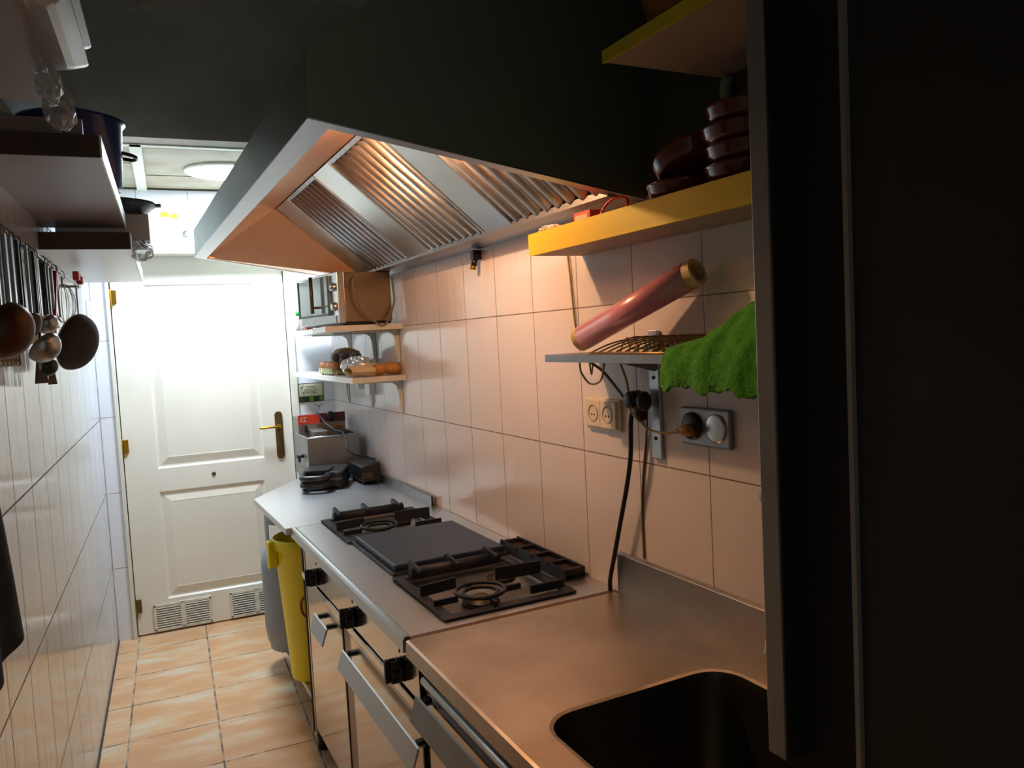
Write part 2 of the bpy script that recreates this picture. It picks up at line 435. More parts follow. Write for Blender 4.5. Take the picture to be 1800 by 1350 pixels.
for z, m_ in ((1.80, 'brass'), (1.02, 'brass'), (.165, 'brass_old')):
    h = MB(); h.box(-.262, -.226, YE+.004, YE+.0155, z-.035, z+.035).cyl((-.2545, YE+.004, z-.06), (-.2545, YE+.004, z+.04), .008)
    h.build('hinge', m_, D, bevel=.002)
lp = MB(); pts = []
for i in range(17):
    a = PI*i/16; pts.append((.540+.021*math.cos(a), 1.118+.021*math.sin(a)))
for i in range(17):
    a = PI+PI*i/16; pts.append((.540+.021*math.cos(a), .893+.021*math.sin(a)))
lp.prism(pts, 'y', YE+.006, YE+.0155)
pl = lp.build('lock_plate', 'brass_old', D, bevel=.002)
hd = MB(); hd.path(spline([(.540, YE+.01, 1.055), (.540, YE-.03, 1.055), (.53, YE-.042, 1.056), (.49, YE-.045, 1.058), (.43, YE-.042, 1.056)]), .007, 10)
hd.cyl((.540, YE+.01, 1.055), (.540, YE-.005, 1.055), .013)
hd.build('lever_handle', 'brass', pl)
MB().lathe([(0, -.003), (.009, -.003), (.011, 0), (.011, .004)], (.18, YE+.013, .828), 20, 'y').build('peephole', 'brass_old', D)
for gx0, gx1 in ((-.172, .119), (.213, .50)):
    g = MB(); z0, z1, xm = .014, .158, (gx0+gx1)/2; y0 = YE+.006
    g.box(gx0, gx1, y0, YE+.015, z0, z0+.014).box(gx0, gx1, y0, YE+.015, z1-.014, z1)
    g.box(gx0, gx0+.014, y0, YE+.015, z0, z1).box(gx1-.014, gx1, y0, YE+.015, z0, z1).box(xm-.012, xm+.012, y0, YE+.015, z0, z1)
    gg = g.build('vent_grille', 'grille', D, bevel=.0015)
    MB().box(gx0+.01, gx1-.01, YE+.0125, YE+.016, z0+.01, z1-.01).build('grille_shadow_gap', 'gapbrown', gg)
    s_ = MB()
    for i in range(9):
        z = z0+.020+i*.0127
        for a, b in ((gx0+.014, xm-.012), (xm+.012, gx1-.014)):
            s_.hexa([(a, YE+.005, z), (b, YE+.005, z), (b, YE+.013, z+.004), (a, YE+.013, z+.004)],
                    [(a, YE+.005, z+.002), (b, YE+.005, z+.002), (b, YE+.013, z+.008), (a, YE+.013, z+.008)])
    s_.build('louvre_slats', 'grille', gg)
    sc = MB()
    for x in (gx0+.007, gx1-.007):
        for z in (z0+.007, z1-.007): sc.cyl((x, y0-.001, z), (x, y0+.002, z), .004, n=10)
    sc.build('screws', 'gapbrown', gg)

# ================================================================ CEILING LAMP
cl = thing('ceiling_lamp', 'round bright white flush lamp on the low ceiling before the door', 'ceiling lamp', (.315, 4.04, 2.36), 'F')
MB().lathe([(0, 0), (.185, 0), (.188, -.010), (.180, -.014), (.172, -.014)], (.315, 4.04, 2.36), 48).build('lamp_rim', 'white_p', cl)
MB().lathe([(.174, -.012), (.165, -.013), (.11, -.014), (.05, -.014), (0, -.014)], (.315, 4.04, 2.36), 48).build('diffuser', 'ceil_lamp', cl)

# ================================================================ RANGE HOOD
HY0, HY1 = 1.466, 3.76
def hz(x): return 1.918-(x-.35)*.165     # underside falls toward the wall
hood = thing('extractor_hood', 'large stainless steel extractor hood with slanted baffle filters above the range', 'extractor hood', (.35, HY0, 1.918))
TK = .004
skin = MB()
def plate(mb, pts, th=TK, nrm=None):
    p = [Vector(q) for q in pts]; n = (p[1]-p[0]).cross(p[2]-p[0]).normalized()*th
    k = len(p); mb.add(p+[q+n for q in p], [tuple(range(k))[::-1], tuple(range(k, 2*k))]+[(i, (i+1) % k, k+(i+1) % k, k+i) for i in range(k)])
PF = [(.348, 1.916), (.35, 2.036), (.479, 2.145), (W-.002, 2.68), (W-.002, hz(W))]   # end outline (x, z)
# end panels
for y in (HY0, HY1-TK):
    skin.prism([(x, z) for x, z in PF], 'y', y, y+TK)
skin.prism([(.348, 1.916), (.35, 2.036), (.35+TK, 2.036), (.348+TK, 1.916)], 'y', HY0+TK, HY1-TK)
skin.prism([(.35, 2.036), (.479, 2.145), (W-.002, 2.68), (W-.002, 2.675), (.482, 2.140), (.354, 2.034)], 'y', HY0+TK, HY1-TK)
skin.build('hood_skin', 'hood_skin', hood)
# bottom flange: flat border all round
fl = MB()
def strip(x0, x1, y0, y1, t=.004):
    fl.hexa([(x0, y0, hz(x0)-t), (x1, y0, hz(x1)-t), (x1, y1, hz(x1)-t), (x0, y1, hz(x0)-t)], [(x0, y0, hz(x0)), (x1, y0, hz(x1)), (x1, y1, hz(x1)), (x0, y1, hz(x0))])
strip(.346, .392, HY0-.002, HY1+.002); strip(.392, W-.002, HY0-.002, HY0+.032); strip(.392, W-.002, HY1-.028, HY1+.002); strip(1.035, W-.002, HY0, HY1)
fl.build('bottom_flange', 'steel_flange', hood, bevel=.001)
# inner ceiling plates between the lip and the filters
FX0, FZ0, FX1, FZ1 = 1.02, 1.805, .671, 2.10
inn = MB()
inn.prism([(.392, 1.912), (.372, 1.95), (.372, 2.03), (.46, 2.105), (.671, 2.105), (.671, 2.112), (.455, 2.112), (.362, 2.034), (.362, 1.94), (.388, 1.91)], 'y', HY0+.005, HY1-.005)
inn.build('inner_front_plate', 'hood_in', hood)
ie = MB()   # slanted far end panel, folded at the filter edge
A = Vector((.392, HY1-.03, 1.911)); B = Vector((1.035, HY1-.03, hz(1.035))); C_ = Vector((.667, 3.54, 2.104)); Dd = Vector((1.03, 3.50, 1.80)); E_ = Vector((.46, 3.56, 2.11)); G = Vector((.372, 3.70, 2.0))
ie.add([A, B, Dd, C_, E_, G], [(0, 1, 2, 3), (0, 3, 4), (0, 4, 5)])
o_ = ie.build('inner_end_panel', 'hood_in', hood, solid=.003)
g_ = MB(); g_.box(.392, 1.03, HY1-.034, HY1-.029, 1.80, 1.83)
ie2 = MB(); ie2.hexa([(.40, HY1-.045, hz(.40)-.002), (1.03, HY1-.045, hz(1.03)-.002), (1.03, HY1-.028, hz(1.03)-.002), (.40, HY1-.028, hz(.40)-.002)],
                    [(.40, HY1-.045, hz(.40)+.006), (1.03, HY1-.045, hz(1.03)+.006), (1.03, HY1-.028, hz(1.03)+.006), (.40, HY1-.028, hz(.40)+.006)])
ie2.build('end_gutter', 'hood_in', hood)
ne = MB(); ne.add([(.392, HY0+.03, 1.911), (1.035, HY0+.03, hz(1.035)), (1.03, HY0+.012, 1.81), (.67, HY0+.012, 2.10), (.46, HY0+.012, 2.105)], [(0, 1, 2, 3, 4)])
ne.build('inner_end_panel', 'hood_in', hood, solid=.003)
gt = MB(); gt.prism([(1.012, 1.800), (1.040, 1.796), (1.040, 1.822), (1.036, 1.822), (1.036, 1.801), (1.016, 1.804), (1.016, 1.815), (1.012, 1.815)], 'y', HY0+.02, HY1-.03)
gt.build('grease_gutter', 'steel_dull', hood)
ux, uz = (FX1-FX0), (FZ1-FZ0); L_ = math.hypot(ux, uz); ux /= L_; uz /= L_; nx, nz = uz, -ux   # nx,nz point down into the room?
if nz > 0: nx, nz = -nx, -nz
def onp(t, d): return (FX0+ux*t+nx*d, FZ0+uz*t+nz*d)     # t up the slope, d out of the plane toward the cook
def slab(mb, y0, y1, t0, t1, d0, d1): mb.prism([onp(t0, d0), onp(t1, d0), onp(t1, d1), onp(t0, d1)], 'y', y0, y1)
for y0, y1 in ((3.285, 3.52), (2.61, 2.81), (1.97, 2.134)):
    b = MB(); slab(b, y0, y1, .005, L_, -.006, .002); b.build('blank_plate', 'steel', hood, bevel=.001)
for y0, y1 in ((2.812, 3.283), (2.136, 2.608), (1.492, 1.968)):
    b = MB(); slab(b, y0, y1, .004, L_, -.030, -.026)
    fl_ = b.build('baffle_filter', 'steel_dark', hood)
    fb = MB()
    for (a0, a1, c0, c1) in ((y0, y0+.010, .004, L_), (y1-.010, y1, .004, L_)): slab(fb, a0, a1, c0, c1, -.028, .004)
    slab(fb, y0, y1, L_-.014, L_, -.028, .003)
    fb.build('filter_frame', 'filter', fl_)
    nb = 8; w = (y1-y0-.02)/nb; bb = MB()
    for i in range(nb):
        c = y0+.010+w*(i+.5); pts = []
        prof = [(-.5, -.020), (-.38, -.008), (-.25, .000), (0, .003), (.25, .000), (.38, -.008), (.5, -.020)]
        vs = []; 
        for (t) in (.006, .018, L_-.008):
            for (q, d) in prof: vs.append((onp(t, d)[0], c+q*w*.80, onp(t, d)[1]))
        n_ = len(prof); fs = [(r*n_+j, r*n_+j+1, (r+1)*n_+j+1, (r+1)*n_+j) for r in range(2) for j in range(n_-1)]
        bb.add(vs, fs, True)
    bb.build('baffles', 'filter', fl_, solid=.0015)
# lamp inside, up behind the near end panel
LP = (.50, 2.0, 2.078)
bf = MB(); bf.lathe([(0, .029), (.020, .029), (.022, .018), (.012, .012)], LP, 20)
bh = bf.build('lamp_holder', 'plastic_k', hood)
MB().ball(LP, (.018, .018, .018), 16, 10).build('light_bulb', 'bulb', hood)
# little hook under the back rim
hk = MB(); hk.box(1.075, W-.001, 2.372, 2.396, 1.755, 1.785)
hk.cyl((1.088, 2.384, 1.76), (1.080, 2.384, 1.735), .010, n=14)
o_ = hk.build('wall_spigot', 'plastic_k', None, (W, 2.384, 1.76), label='small black spigot with a brass tip on the wall under the hood rim', cat='wall fitting')
MB().cyl((1.080, 2.384, 1.735), (1.077, 2.384, 1.722), .010, n=14).build('brass_tip', 'brass', o_)

# ================================================================ COOKING RANGE
ZC = .832; RX = .549
rg = thing('gas_range', 'stainless steel gas range with open burners and three black knobs', 'gas range', (RX, 1.66, 0))
tp = MB()
Y0, Y1 = 1.664, 2.92; ox0, ox1 = .672, .985
tp.box(RX, ox0, Y0, Y1, ZC-.012, ZC).box(ox1, W-.003, Y0, Y1, ZC-.012, ZC)
for a, b in ((Y0, 1.725), (2.07, 2.585), (2.925, Y1+.02)):
    if b > a: tp.box(ox0, ox1, a, min(b, Y1), ZC-.012, ZC)
tp.build('hob_top', 'steel_top', rg)
lipm = MB(); lipm.prism([(RX, ZC-.004), (.541, ZC+.002), (.533, ZC+.001), (.529, ZC-.006), (.528, ZC-.034), (.534, ZC-.036), (.56, ZC-.036), (.56, ZC-.004)], 'y', Y0, Y1)
lipm.build('front_lip', 'steel', rg)
bd = MB(); bd.box(.575, W-.004, Y0+.004, Y1-.004, .07, ZC-.012)
# dark well under burners
bdo = bd.build('carcass', 'steel_dull', rg)
fp = MB(); fp.box(.562, .575, Y0+.002, Y1-.002, .672, ZC-.036); fp.build('control_panel', 'steel_mirror', rg)
rl = MB(); rl.box(.556, .575, Y0+.002, Y1-.002, .640, .668)
rl.build('front_rail', 'steel_mirror', rg, bevel=.004)
gp = MB(); gp.box(.5755, .577, Y0+.002, Y1-.002, .60, .68)
gp.box(.568, .5755, Y1-.05, Y1-.034, .07, .80)
gp.build('shadow_gap', 'gap', rg)
for i, yk in enumerate((2.69, 2.225, 1.80)):
    kb = MB(); kb.lathe([(0, 0), (.026, 0), (.031, -.004), (.030, -.010), (.024, -.012)], (.562, yk, .702), 24, 'x')
    vs = []; prof = []
    n = 36
    for r, x in ((.0, -.040), (.018, -.040), (.021, -.036), (.023, -.006)):
        pass
    pts = []
    for j in range(n):
        a = 2*PI*j/n; r = .026+.0045*math.cos(6*a); pts.append((yk+r*math.cos(a), .702+r*math.sin(a)))
    kb.prism(pts, 'x', .534, .553)
    kk = kb.build('knob', 'plastic_k', rg, bevel=.0015)
    MB().box(.522, .535, yk-.006, yk+.006, .676, .733).build('grip_bar', 'plastic_k', kk, bevel=.002)
    MB().box(.5605, .5618, yk-.002, yk+.002, .744, .756).build('index_mark', 'gap', kk)
def door_with_handle(par, y0, y1, z0, z1, hy0, hy1, hzt, hm='steel'):
    d = MB(); d.box(.562, .575, y0, y1, z0, z1)
    dd = d.build('cabinet_door', 'steel_mirror', par, bevel=.002)
    h = MB(); h.prism([(.540, hzt+.002), (.536, hzt), (.519, hzt-.052), (.523, hzt-.054), (.530, hzt-.034), (.540, hzt-.008)], 'y', hy0, hy1)
    for y in (hy0+.03, hy1-.03): h.box(.534, .562, y-.010, y+.010, hzt-.010, hzt-.006)
    hh = h.build('door_handle', hm, dd)
    for y in (hy0+.03, hy1-.03): MB().box(.545, .562, y-.008, y+.008, hzt-.006, hzt+.003).build('handle_screw', 'plastic_k', hh)
    return dd
door_with_handle(rg, 2.375, 2.865, .085, .632, 2.48, 2.655, .588)
door_with_handle(rg, 1.668, 2.275, .085, .632, 1.628, 2.285, .588)
MB().box(.566, .575, 2.283, 2.367, .085, .64).build('door_divider', 'brown_steel', rg)
MB().box(.558, .560, 2.893, 2.912, .06, .79).build('corner_gap', 'gap', rg)
MB().box(.560, .575, 2.872, 2.918, .05, .80).build('corner_post', 'steel_mirror', rg, bevel=.002)
for y in (2.88, 1.70):
    for x in (.585, 1.06):
        MB().cyl((x, y, 0), (x, y, .072), .022, .018).build('foot', 'plastic_k', rg)
MB().box(.585, .60, Y0+.01, Y1-.01, .05, .085).build('plinth', 'gap', rg)
for yo in (0, .858):
    w_ = MB(); w_.box(ox0, ox1, 1.725+yo, 2.07+yo-.0, ZC-.0205, ZC-.0125)
    wt = w_.build('burner_tray', 'iron_brown', rg)
    for (bx, by, r) in ((.785, 1.80+yo, .047), (.915, 1.95+yo, .038)):
        b = MB(); b.lathe([(0, .016), (r*.55, .016), (r*.6, .010), (r, .010), (r*1.05, .003), (r*.8, 0), (0, 0)], (bx, by, ZC-.0125), 28)
        bo = b.build('burner', 'iron_brown', rg)
        MB().lathe([(0, .007), (r*.42, .007), (r*.45, 0)], (bx, by, ZC+.0030), 24).build('burner_cap', 'brass_old', bo)
# brown joint strip between range and sink top
MB().box(.545, W-.004, 1.648, 1.664, ZC-.03, ZC-.0005).build('joint_filler', 'rust', rg)

# pan grates (lift off)
def grate(yo, label, name='burner_grate'):
    y0, y1 = 1.695+yo, 2.092+yo; x0, x1 = .645, 1.008; z = ZC+.001
    g = thing(name, label, 'burner grate', (.83, (y0+y1)/2, z), group='cast iron grates on the range')
    f = MB(); t = .030
    f.box(x0, x1, y0, y0+t, z, z+.006).box(x0, x1, y1-t, y1, z, z+.006).box(x0, x0+t, y0+t, y1-t, z, z+.006).box(x1-t, x1, y0+t, y1-t, z, z+.006)
    f.build('grate_frame', 'iron', g, bevel=.002)
    rg_ = MB(); c = (.785, 1.80+yo, z+.020)
    for r, zz in ((.063, .022), (.045, .016)):
        rg_.path([(c[0]+r*math.cos(a), c[1]+r*math.sin(a), z+zz) for a in [2*PI*i/32 for i in range(32)]], .0055, 8, closed=True)
    rg_.build('wok_ring', 'iron', g)
    def arm(p, q, h=.020, w=.004, h0=.004):
        p = Vector(p); q = Vector(q); d = (q-p).normalized(); s = Vector((-d.y, d.x))*w
        b = [p-s, p+s, q+s, q-s]
        MB().hexa([(v.x, v.y, z+h0) for v in b], [(v.x, v.y, z+h) for v in b]).build('support_arm', 'iron', g, bevel=.0015)
    arm((x0+.012, 1.80+yo), (.722, 1.80+yo)); arm((.785, y0+.01), (.785, 1.737+yo)); arm((.848, 1.80+yo), (.90, 1.80+yo))
    arm((.785, 1.863+yo), (.785, 1.90+yo)); arm((.90, 1.745+yo), (x1-.01, 1.745+yo), .026)
    arm((x0+.010, 1.890+yo), (.760, 1.905+yo), .034); arm((.875, 1.900+yo), (x1-.002, 1.885+yo), .040)
    b = MB(); b.cyl((.682, 2.045+yo, z+.020), (.955, 2.045+yo, z+.020), .017, n=18)
    b.build('cross_bar', 'iron', g)
    for x in (.695, .805, .925):
        MB().prism([(1.985+yo, z+.034), (1.985+yo, z+.044), (2.070+yo, z+.052), (2.085+yo, z+.046), (2.085+yo, z+.030), (2.03+yo, z+.030)], 'x', x-.0045, x+.0045).build('fin', 'iron', g, bevel=.0015)
    return g
g1 = grate(0, 'black cast iron pan grate with wok ring over the near burners, beside the sink top')
g2_ = dup(g1, g1.location+Vector((0, .858, 0)), 'black cast iron pan grate with wok ring at the far end of the range')
gr = thing('griddle_plate', 'flat dark cast iron griddle plate lying between the two burner grates', 'griddle', (.84, 2.34, ZC))
MB().box(.668, 1.018, 2.135, 2.548, ZC+.008, ZC+.026).build('plate', 'griddle', gr, bevel=.004)
MB().box(.656, 1.030, 2.118, 2.556, ZC+.0005, ZC+.008).build('plate_rim', 'iron', gr, bevel=.003)
tr = thing('loose_grate_strip', 'narrow rusty cast iron grate strip lying at the back of the range by the tiles', 'burner grate', (1.06, 1.98, ZC), group=None)
m_ = MB(); m_.prism([(1.026, ZC+.001), (1.032, ZC+.001), (1.038, ZC+.03), (1.034, ZC+.032)], 'y', 1.79, 2.19)
m_.prism([(1.094, ZC+.001), (1.100, ZC+.001), (1.094, ZC+.032), (1.090, ZC+.030)], 'y', 1.80, 2.19)
m_.build('side_rails', 'iron', tr)
m_ = MB()
for y in (1.80, 1.89, 1.985, 2.08, 2.175): m_.box(1.03, 1.097, y-.006, y+.006, ZC+.012, ZC+.030)
m_.box(1.036, 1.090, 1.80, 2.18, ZC+.012, ZC+.018)
m_.build('cross_webs', 'iron_rust', tr, bevel=.002)

# ================================================================ SINK UNIT
su = thing('sink_unit', 'stainless steel sink counter with deep rectangular bowl and upstand', 'sink counter', (.536, .58, 0))
SY0, SY1 = .575, 1.646; bx0, bx1, by0, by1, br = .612, 1.010, .700, 1.165, .065
cx_, cy_ = (bx0+bx1)/2, (by0+by1)/2
def rr_ray(a, x0, x1, y0, y1, r):
    d = Vector((math.cos(a), math.sin(a))); hx, hy = (x1-x0)/2, (y1-y0)/2
    lo, hi = 0, 2
    for _ in range(40):
        m = (lo+hi)/2; p = d*m; qx, qy = abs(p.x)-(hx-r), abs(p.y)-(hy-r)
        inside = (math.hypot(max(qx, 0), max(qy, 0)) <= r) if (qx > 0 and qy > 0) else (qx <= r and qy <= r)
        lo, hi = (m, hi) if inside else (lo, m)
    return d*lo
def rect_ray(a, x0, x1, y0, y1):
    dx, dy = math.cos(a), math.sin(a); t = 9
    if dx > 1e-9: t = min(t, (x1-cx_)/dx)
    if dx < -1e-9: t = min(t, (x0-cx_)/dx)
    if dy > 1e-9: t = min(t, (y1-cy_)/dy)
    if dy < -1e-9: t = min(t, (y0-cy_)/dy)
    return Vector((dx*t, dy*t))
ox_0, ox_1 = .536, 1.092
angs = sorted([2*PI*i/96 for i in range(96)]+[math.atan2(yy-cy_, xx-cx_) % (2*PI) for xx in (ox_0, ox_1) for yy in (SY0, SY1)])
t_ = MB(); n = len(angs); vs = []
for a in angs: p = rect_ray(a, ox_0, ox_1, SY0, SY1); vs.append((cx_+p.x, cy_+p.y, ZC))
for a in angs: p = rr_ray(a, bx0-.012, bx1+.012, by0-.012, by1+.012, br+.01); vs.append((cx_+p.x, cy_+p.y, ZC))
for a in angs: p = rr_ray(a, bx0-.004, bx1+.004, by0-.004, by1+.004, br); vs.append((cx_+p.x, cy_+p.y, ZC-.002))
t_.add(vs, [(r*n+i, r*n+(i+1) % n, (r+1)*n+(i+1) % n, (r+1)*n+i) for r in range(2) for i in range(n)])
t_.prism([(.536, ZC), (.530, ZC-.002), (.528, ZC-.036), (.533, ZC-.036), (.536, ZC-.01)], 'y', SY0, SY1)
t_.build('worktop', 'steel_sink_top', su)
b_ = MB(); vs = []
for (ins, z) in ((-.004, ZC-.002), (0, ZC-.02), (.006, ZC-.20), (.03, ZC-.235), (.10, ZC-.242)):
    for a in angs: p = rr_ray(a, bx0+ins, bx1-ins, by0+ins, by1-ins, max(br-ins*.3, .02)); vs.append((cx_+p.x, cy_+p.y, z))
fs = [(r*n+i, r*n+(i+1) % n, (r+1)*n+(i+1) % n, (r+1)*n+i) for r in range(4) for i in range(n)]+[tuple(4*n+i for i in range(n))]
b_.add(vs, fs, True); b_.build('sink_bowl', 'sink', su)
MB().lathe([(0, .002), (.03, .002), (.04, .004), (.045, .001)], (cx_, cy_, ZC-.242), 24).build('drain', 'steel', su)
MB().prism([(1.092, ZC-.01), (1.092, ZC+.104), (1.104, ZC+.108), (1.104, ZC-.01)], 'y', SY0, 1.632).build('upstand', 'steel_dull', su, bevel=.0015)
c_ = MB(); c_.box(.572, .58, SY0+.02, SY1-.004, .09, ZC-.036).box(.58, 1.09, SY1-.02, SY1-.004, .09, ZC-.02).box(.58, 1.09, SY0+.02, SY0+.03, .09, ZC-.02)
c_.box(.58, 1.09, SY0+.02, SY1-.004, .09, .10)
c_.build('carcass', 'steel_dull', su)
door_with_handle(su, .62, 1.62, .10, .700, .66, 1.622, .712, 'steel_dull')
bar = MB(); bar.path([(.552, 1.600, .752), (.552, .66, .752)], .010, 12); bar.build('front_bar', 'steel', su)
MB().box(.5635, .572, 1.606, 1.636, .715, .80).build('dark_gap', 'gap', su)
sl = MB(); sl.box(.5700, .5722, 1.20, 1.245, .752, .79).box(.5700, .5722, 1.52, 1.53, .765, .785); sl.build('slot', 'gap', su)
for y in (.62, 1.60):
    for x in (.60, 1.05): MB().cyl((x, y, 0), (x, y, .10), .02).build('foot', 'plastic_k', su)
fa = thing('faucet', 'chrome swan-neck tap behind the sink bowl by the dark cabinet', 'faucet', (1.05, 1.0, ZC))
MB().lathe([(0, 0), (.024, 0), (.024, .006), (.014, .012), (.012, .05)], (1.048, 1.0, ZC), 20).build('tap_base', 'steel', fa)
MB().path(spline([(1.048, 1.0, ZC+.045), (1.048, 1.0, ZC+.10), (1.035, 1.0, ZC+.135), (1.01, 1.0, ZC+.14), (.988, 1.004, ZC+.12), (.982, 1.006, ZC+.085)]), .0075, 12).build('spout', 'steel', fa)

# ================================================================ WORK TABLE beyond the range
wt_ = thing('work_table', 'stainless steel work table with open undershelf, far end of the counter', 'work table', (.52, 2.925, 0))
tt = MB(); tt.prism([(.510, 2.925), (1.098, 2.925), (1.098, 4.40), (.92, 4.36), (.765, 3.99), (.500, 3.60)], 'z', ZC-.026, ZC)
tt.build('table_top', 'steel_top', wt_, bevel=.003)
MB().prism([(1.088, ZC), (1.088, ZC+.034), (1.100, ZC+.036), (1.100, ZC)], 'y', 2.926, 4.40).build('upstand', 'steel_dull', wt_)
MB().box(1.084, 1.090, 2.922, 2.927, ZC, ZC+.04).build('end_clip', 'gap', wt_)
us = MB(); us.prism([(.600, 2.93), (1.08, 2.93), (1.08, 4.28), (.94, 4.28), (.80, 4.05), (.600, 3.80)], 'z', .078, .100); us.build('undershelf', 'steel', wt_, bevel=.002)
for x, y in ((.625, 2.95), (1.06, 2.95), (1.06, 4.22)):
    l_ = MB(); l_.box(x-.018, x+.018, y-.018, y+.018, .02, ZC-.026); lo = l_.build('leg', 'steel', wt_)
    MB().cyl((x, y, 0), (x, y, .022), .016).build('foot', 'plastic_k', lo)

bk = thing('bucket', 'tall narrow yellow plastic bucket on the undershelf in front of the gas cylinder', 'bucket', (.66, 3.33, .1))
B0 = (.668, 3.33, .101)
bm_ = MB().lathe([(0, 0), (.098, 0), (.101, .01), (.136, .555), (.144, .560), (.146, .60), (.138, .604), (.133, .575), (.096, .02), (0, .012)], B0, 40)
bb_ = bm_.build('bucket_body', 'bucket', bk)
h_ = MB(); h_.box(.505, .535, 3.30, 3.345, .59, .70).box(.500, .508, 3.30, 3.345, .585, .70); h_.build('handle_lug', 'bucket', bk, bevel=.004)
mk = MB(); pts = []
for i in range(15):
    a = math.radians(200+140*i/14) if False else math.radians(60+240*i/14)
    rr = .034; u = math.cos(a)*rr*.8; z = .43+math.sin(a)*rr*1.35
    rad = .101+(z-.111)/.545*.035+.001; ang = math.radians(250)+u/rad
    pts.append((B0[0]+rad*math.cos(ang), B0[1]+rad*math.sin(ang), z))
mk.path(pts, .0045, 6); mk.build('red_mark', 'red', bb_)
gc = thing('gas_cylinder', 'grey gas cylinder with collar standing behind the yellow bucket', 'gas cylinder', (.69, 3.72, .1))
G0 = (.672, 3.72, .101)
MB().lathe([(0, .012), (.10, .012), (.135, .04), (.143, .10), (.143, .40), (.135, .455), (.10, .495), (.05, .515), (0, .52)], G0, 40).build('cylinder_body', 'gas', gc)
MB().lathe([(.118, 0), (.125, .002), (.128, .05), (.12, .055)], G0, 40).build('foot_ring', 'gas', gc)
cg = MB(); 
for a0, a1, z0, z1 in ((100, 420, .59, .63), (150, 200, .47, .60), (260, 300, .47, .60), (20, 60, .47, .60)):
    vs = []; n_ = 24
    for i in range(n_+1):
        a = math.radians(a0+(a1-a0)*i/n_)
        for r in (.112, .116):
            for z in (z0, z1): vs.append((G0[0]+r*math.cos(a), G0[1]+r*math.sin(a), G0[2]+z))
    fs = []
    for i in range(n_):
        b = i*4; c = b+4
        fs += [(b, b+1, c+1, c), (b+2, c+2, c+3, b+3), (b+1, b+3, c+3, c+1), (b, c, c+2, b+2)]
    fs += [(0, 2, 3, 1), (n_*4, n_*4+1, n_*4+3, n_*4+2)]
    cg.add(vs, fs)
cg.build('collar', 'gas', gc)
MB().lathe([(0, .12), (.03, .12), (.034, .09), (.02, .07), (.02, 0)], (G0[0], G0[1], G0[2]+.51), 20).build('valve', 'gas_d', gc)

# ================================================================ FRYER AND SANDWICH PRESS
fy = thing('deep_fryer', 'small stainless deep fryer with red control head in the far corner', 'deep fryer', (.93, 4.0, ZC))
fx0, fx1, fy0, fy1, fz = .806, 1.062, 3.86, 4.12, 1.046
m_ = MB(); t = .006
m_.box(fx0, fx1, fy0, fy0+t, ZC, fz).box(fx0, fx1, fy1-t, fy1, ZC, fz).box(fx0, fx0+t, fy0, fy1, ZC, fz).box(fx1-t, fx1, fy0, fy1, ZC, fz).box(fx0, fx1, fy0, fy1, ZC+.05, ZC+.056)
m_.build('tank', 'steel_dull', fy, bevel=.002)
MB().box(fx0+.01, fx1-.01, fy0+.01, fy1-.01, fz-.03, fz-.026).build('oil_surface', 'iron_brown', fy)
rm = MB(); rm.path([(fx0, fy0, fz), (fx1, fy0, fz), (fx1, fy1, fz), (fx0, fy1, fz)], .004, 6, closed=True); rm.build('rim', 'steel', fy)
hx0, hx1, hy0, hy1 = .815, 1.062, 4.10, 4.24
hd_ = MB().box(hx0, hx1, hy0, hy1, ZC, 1.13).build('control_head', 'steel_dull', fy, bevel=.003)
MB().box(hx0, hx0+.112, hy0-.002, hy0, 1.092, 1.140).build('red_label', 'red_l', hd_)
cp_ = MB().box(hx0+.112, hx1, hy0-.002, hy0, 1.092, 1.142).build('dark_red_panel', 'red_d', hd_)
lg = MB(); zz = 1.116; xx = hx0+.014
for (a, b, c, d) in ((0, .003, -.012, .012), (0, .014, .009, .012), (0, .010, -.0015, .0015), (0, .014, -.012, -.009), (.017, .020, -.012, .012), (.017, .030, .009, .012), (.017, .030, -.012, -.009)):
    lg.box(xx+a, xx+b, hy0-.003, hy0-.0015, zz+c, zz+d)
lg.build('white_logo', 'white_pr', hd_)
MB().box(hx0+.10, hx1-.01, hy0-.003, hy0, 1.050, 1.088).build('dial_strip', 'steel_br', hd_)
m_ = MB()
for x in (1.005, 1.022, 1.038): m_.lathe([(0, -.006), (.005, -.006), (.006, 0)], (x, hy0-.003, 1.069), 12, 'y')
m_.build('indicator_lights', 'orange', hd_)
kb = MB().lathe([(0, -.022), (.020, -.022), (.023, -.018), (.025, 0)], (.985, hy0-.002, 1.124), 24, 'y').build('knob', 'plastic_k', fy)
bsk = MB(); bsk.box(.862, .935, fy0+.10, hy0, fz-.025, fz+.018); bsk.build('lid_bracket', 'steel_dull', fy, bevel=.003)
MB().box(.846, .856, hy0-.03, hy0, 1.052, 1.085).build('clip', 'plastic_k', fy)
tp_ = MB(); tp_.cyl((fx0, 3.98, .945), (fx0-.028, 3.98, .945), .009, n=12).box(fx0-.034, fx0-.024, 3.955, 4.005, .94, .95).cyl((fx0-.02, 3.98, .945), (fx0-.02, 3.98, .915), .007, n=12)
tp_.build('drain_tap', 'plastic_k', fy)
fc = MB(); fc.path(spline([(.905, 4.09, 1.165), (.908, 4.07, 1.155), (.935, 4.02, 1.10), (.97, 3.95, 1.062), (.985, 3.86, 1.055), (.985, 3.80, 1.01), (.975, 3.77, .99), (1.0, 3.74, .96), (1.055, 3.70, .944), (1.08, 3.66, .936)]), .0045, 8)
FC = fc
pr_ = thing('sandwich_press', 'black sandwich toaster with looped front handle in front of the fryer', 'sandwich toaster', (.86, 3.70, ZC), loc=(.836, 3.70, ZC+.0), rot=(0, 0, math.radians(-24)))
BASE[pr_] = Vector((0, 0, 0))
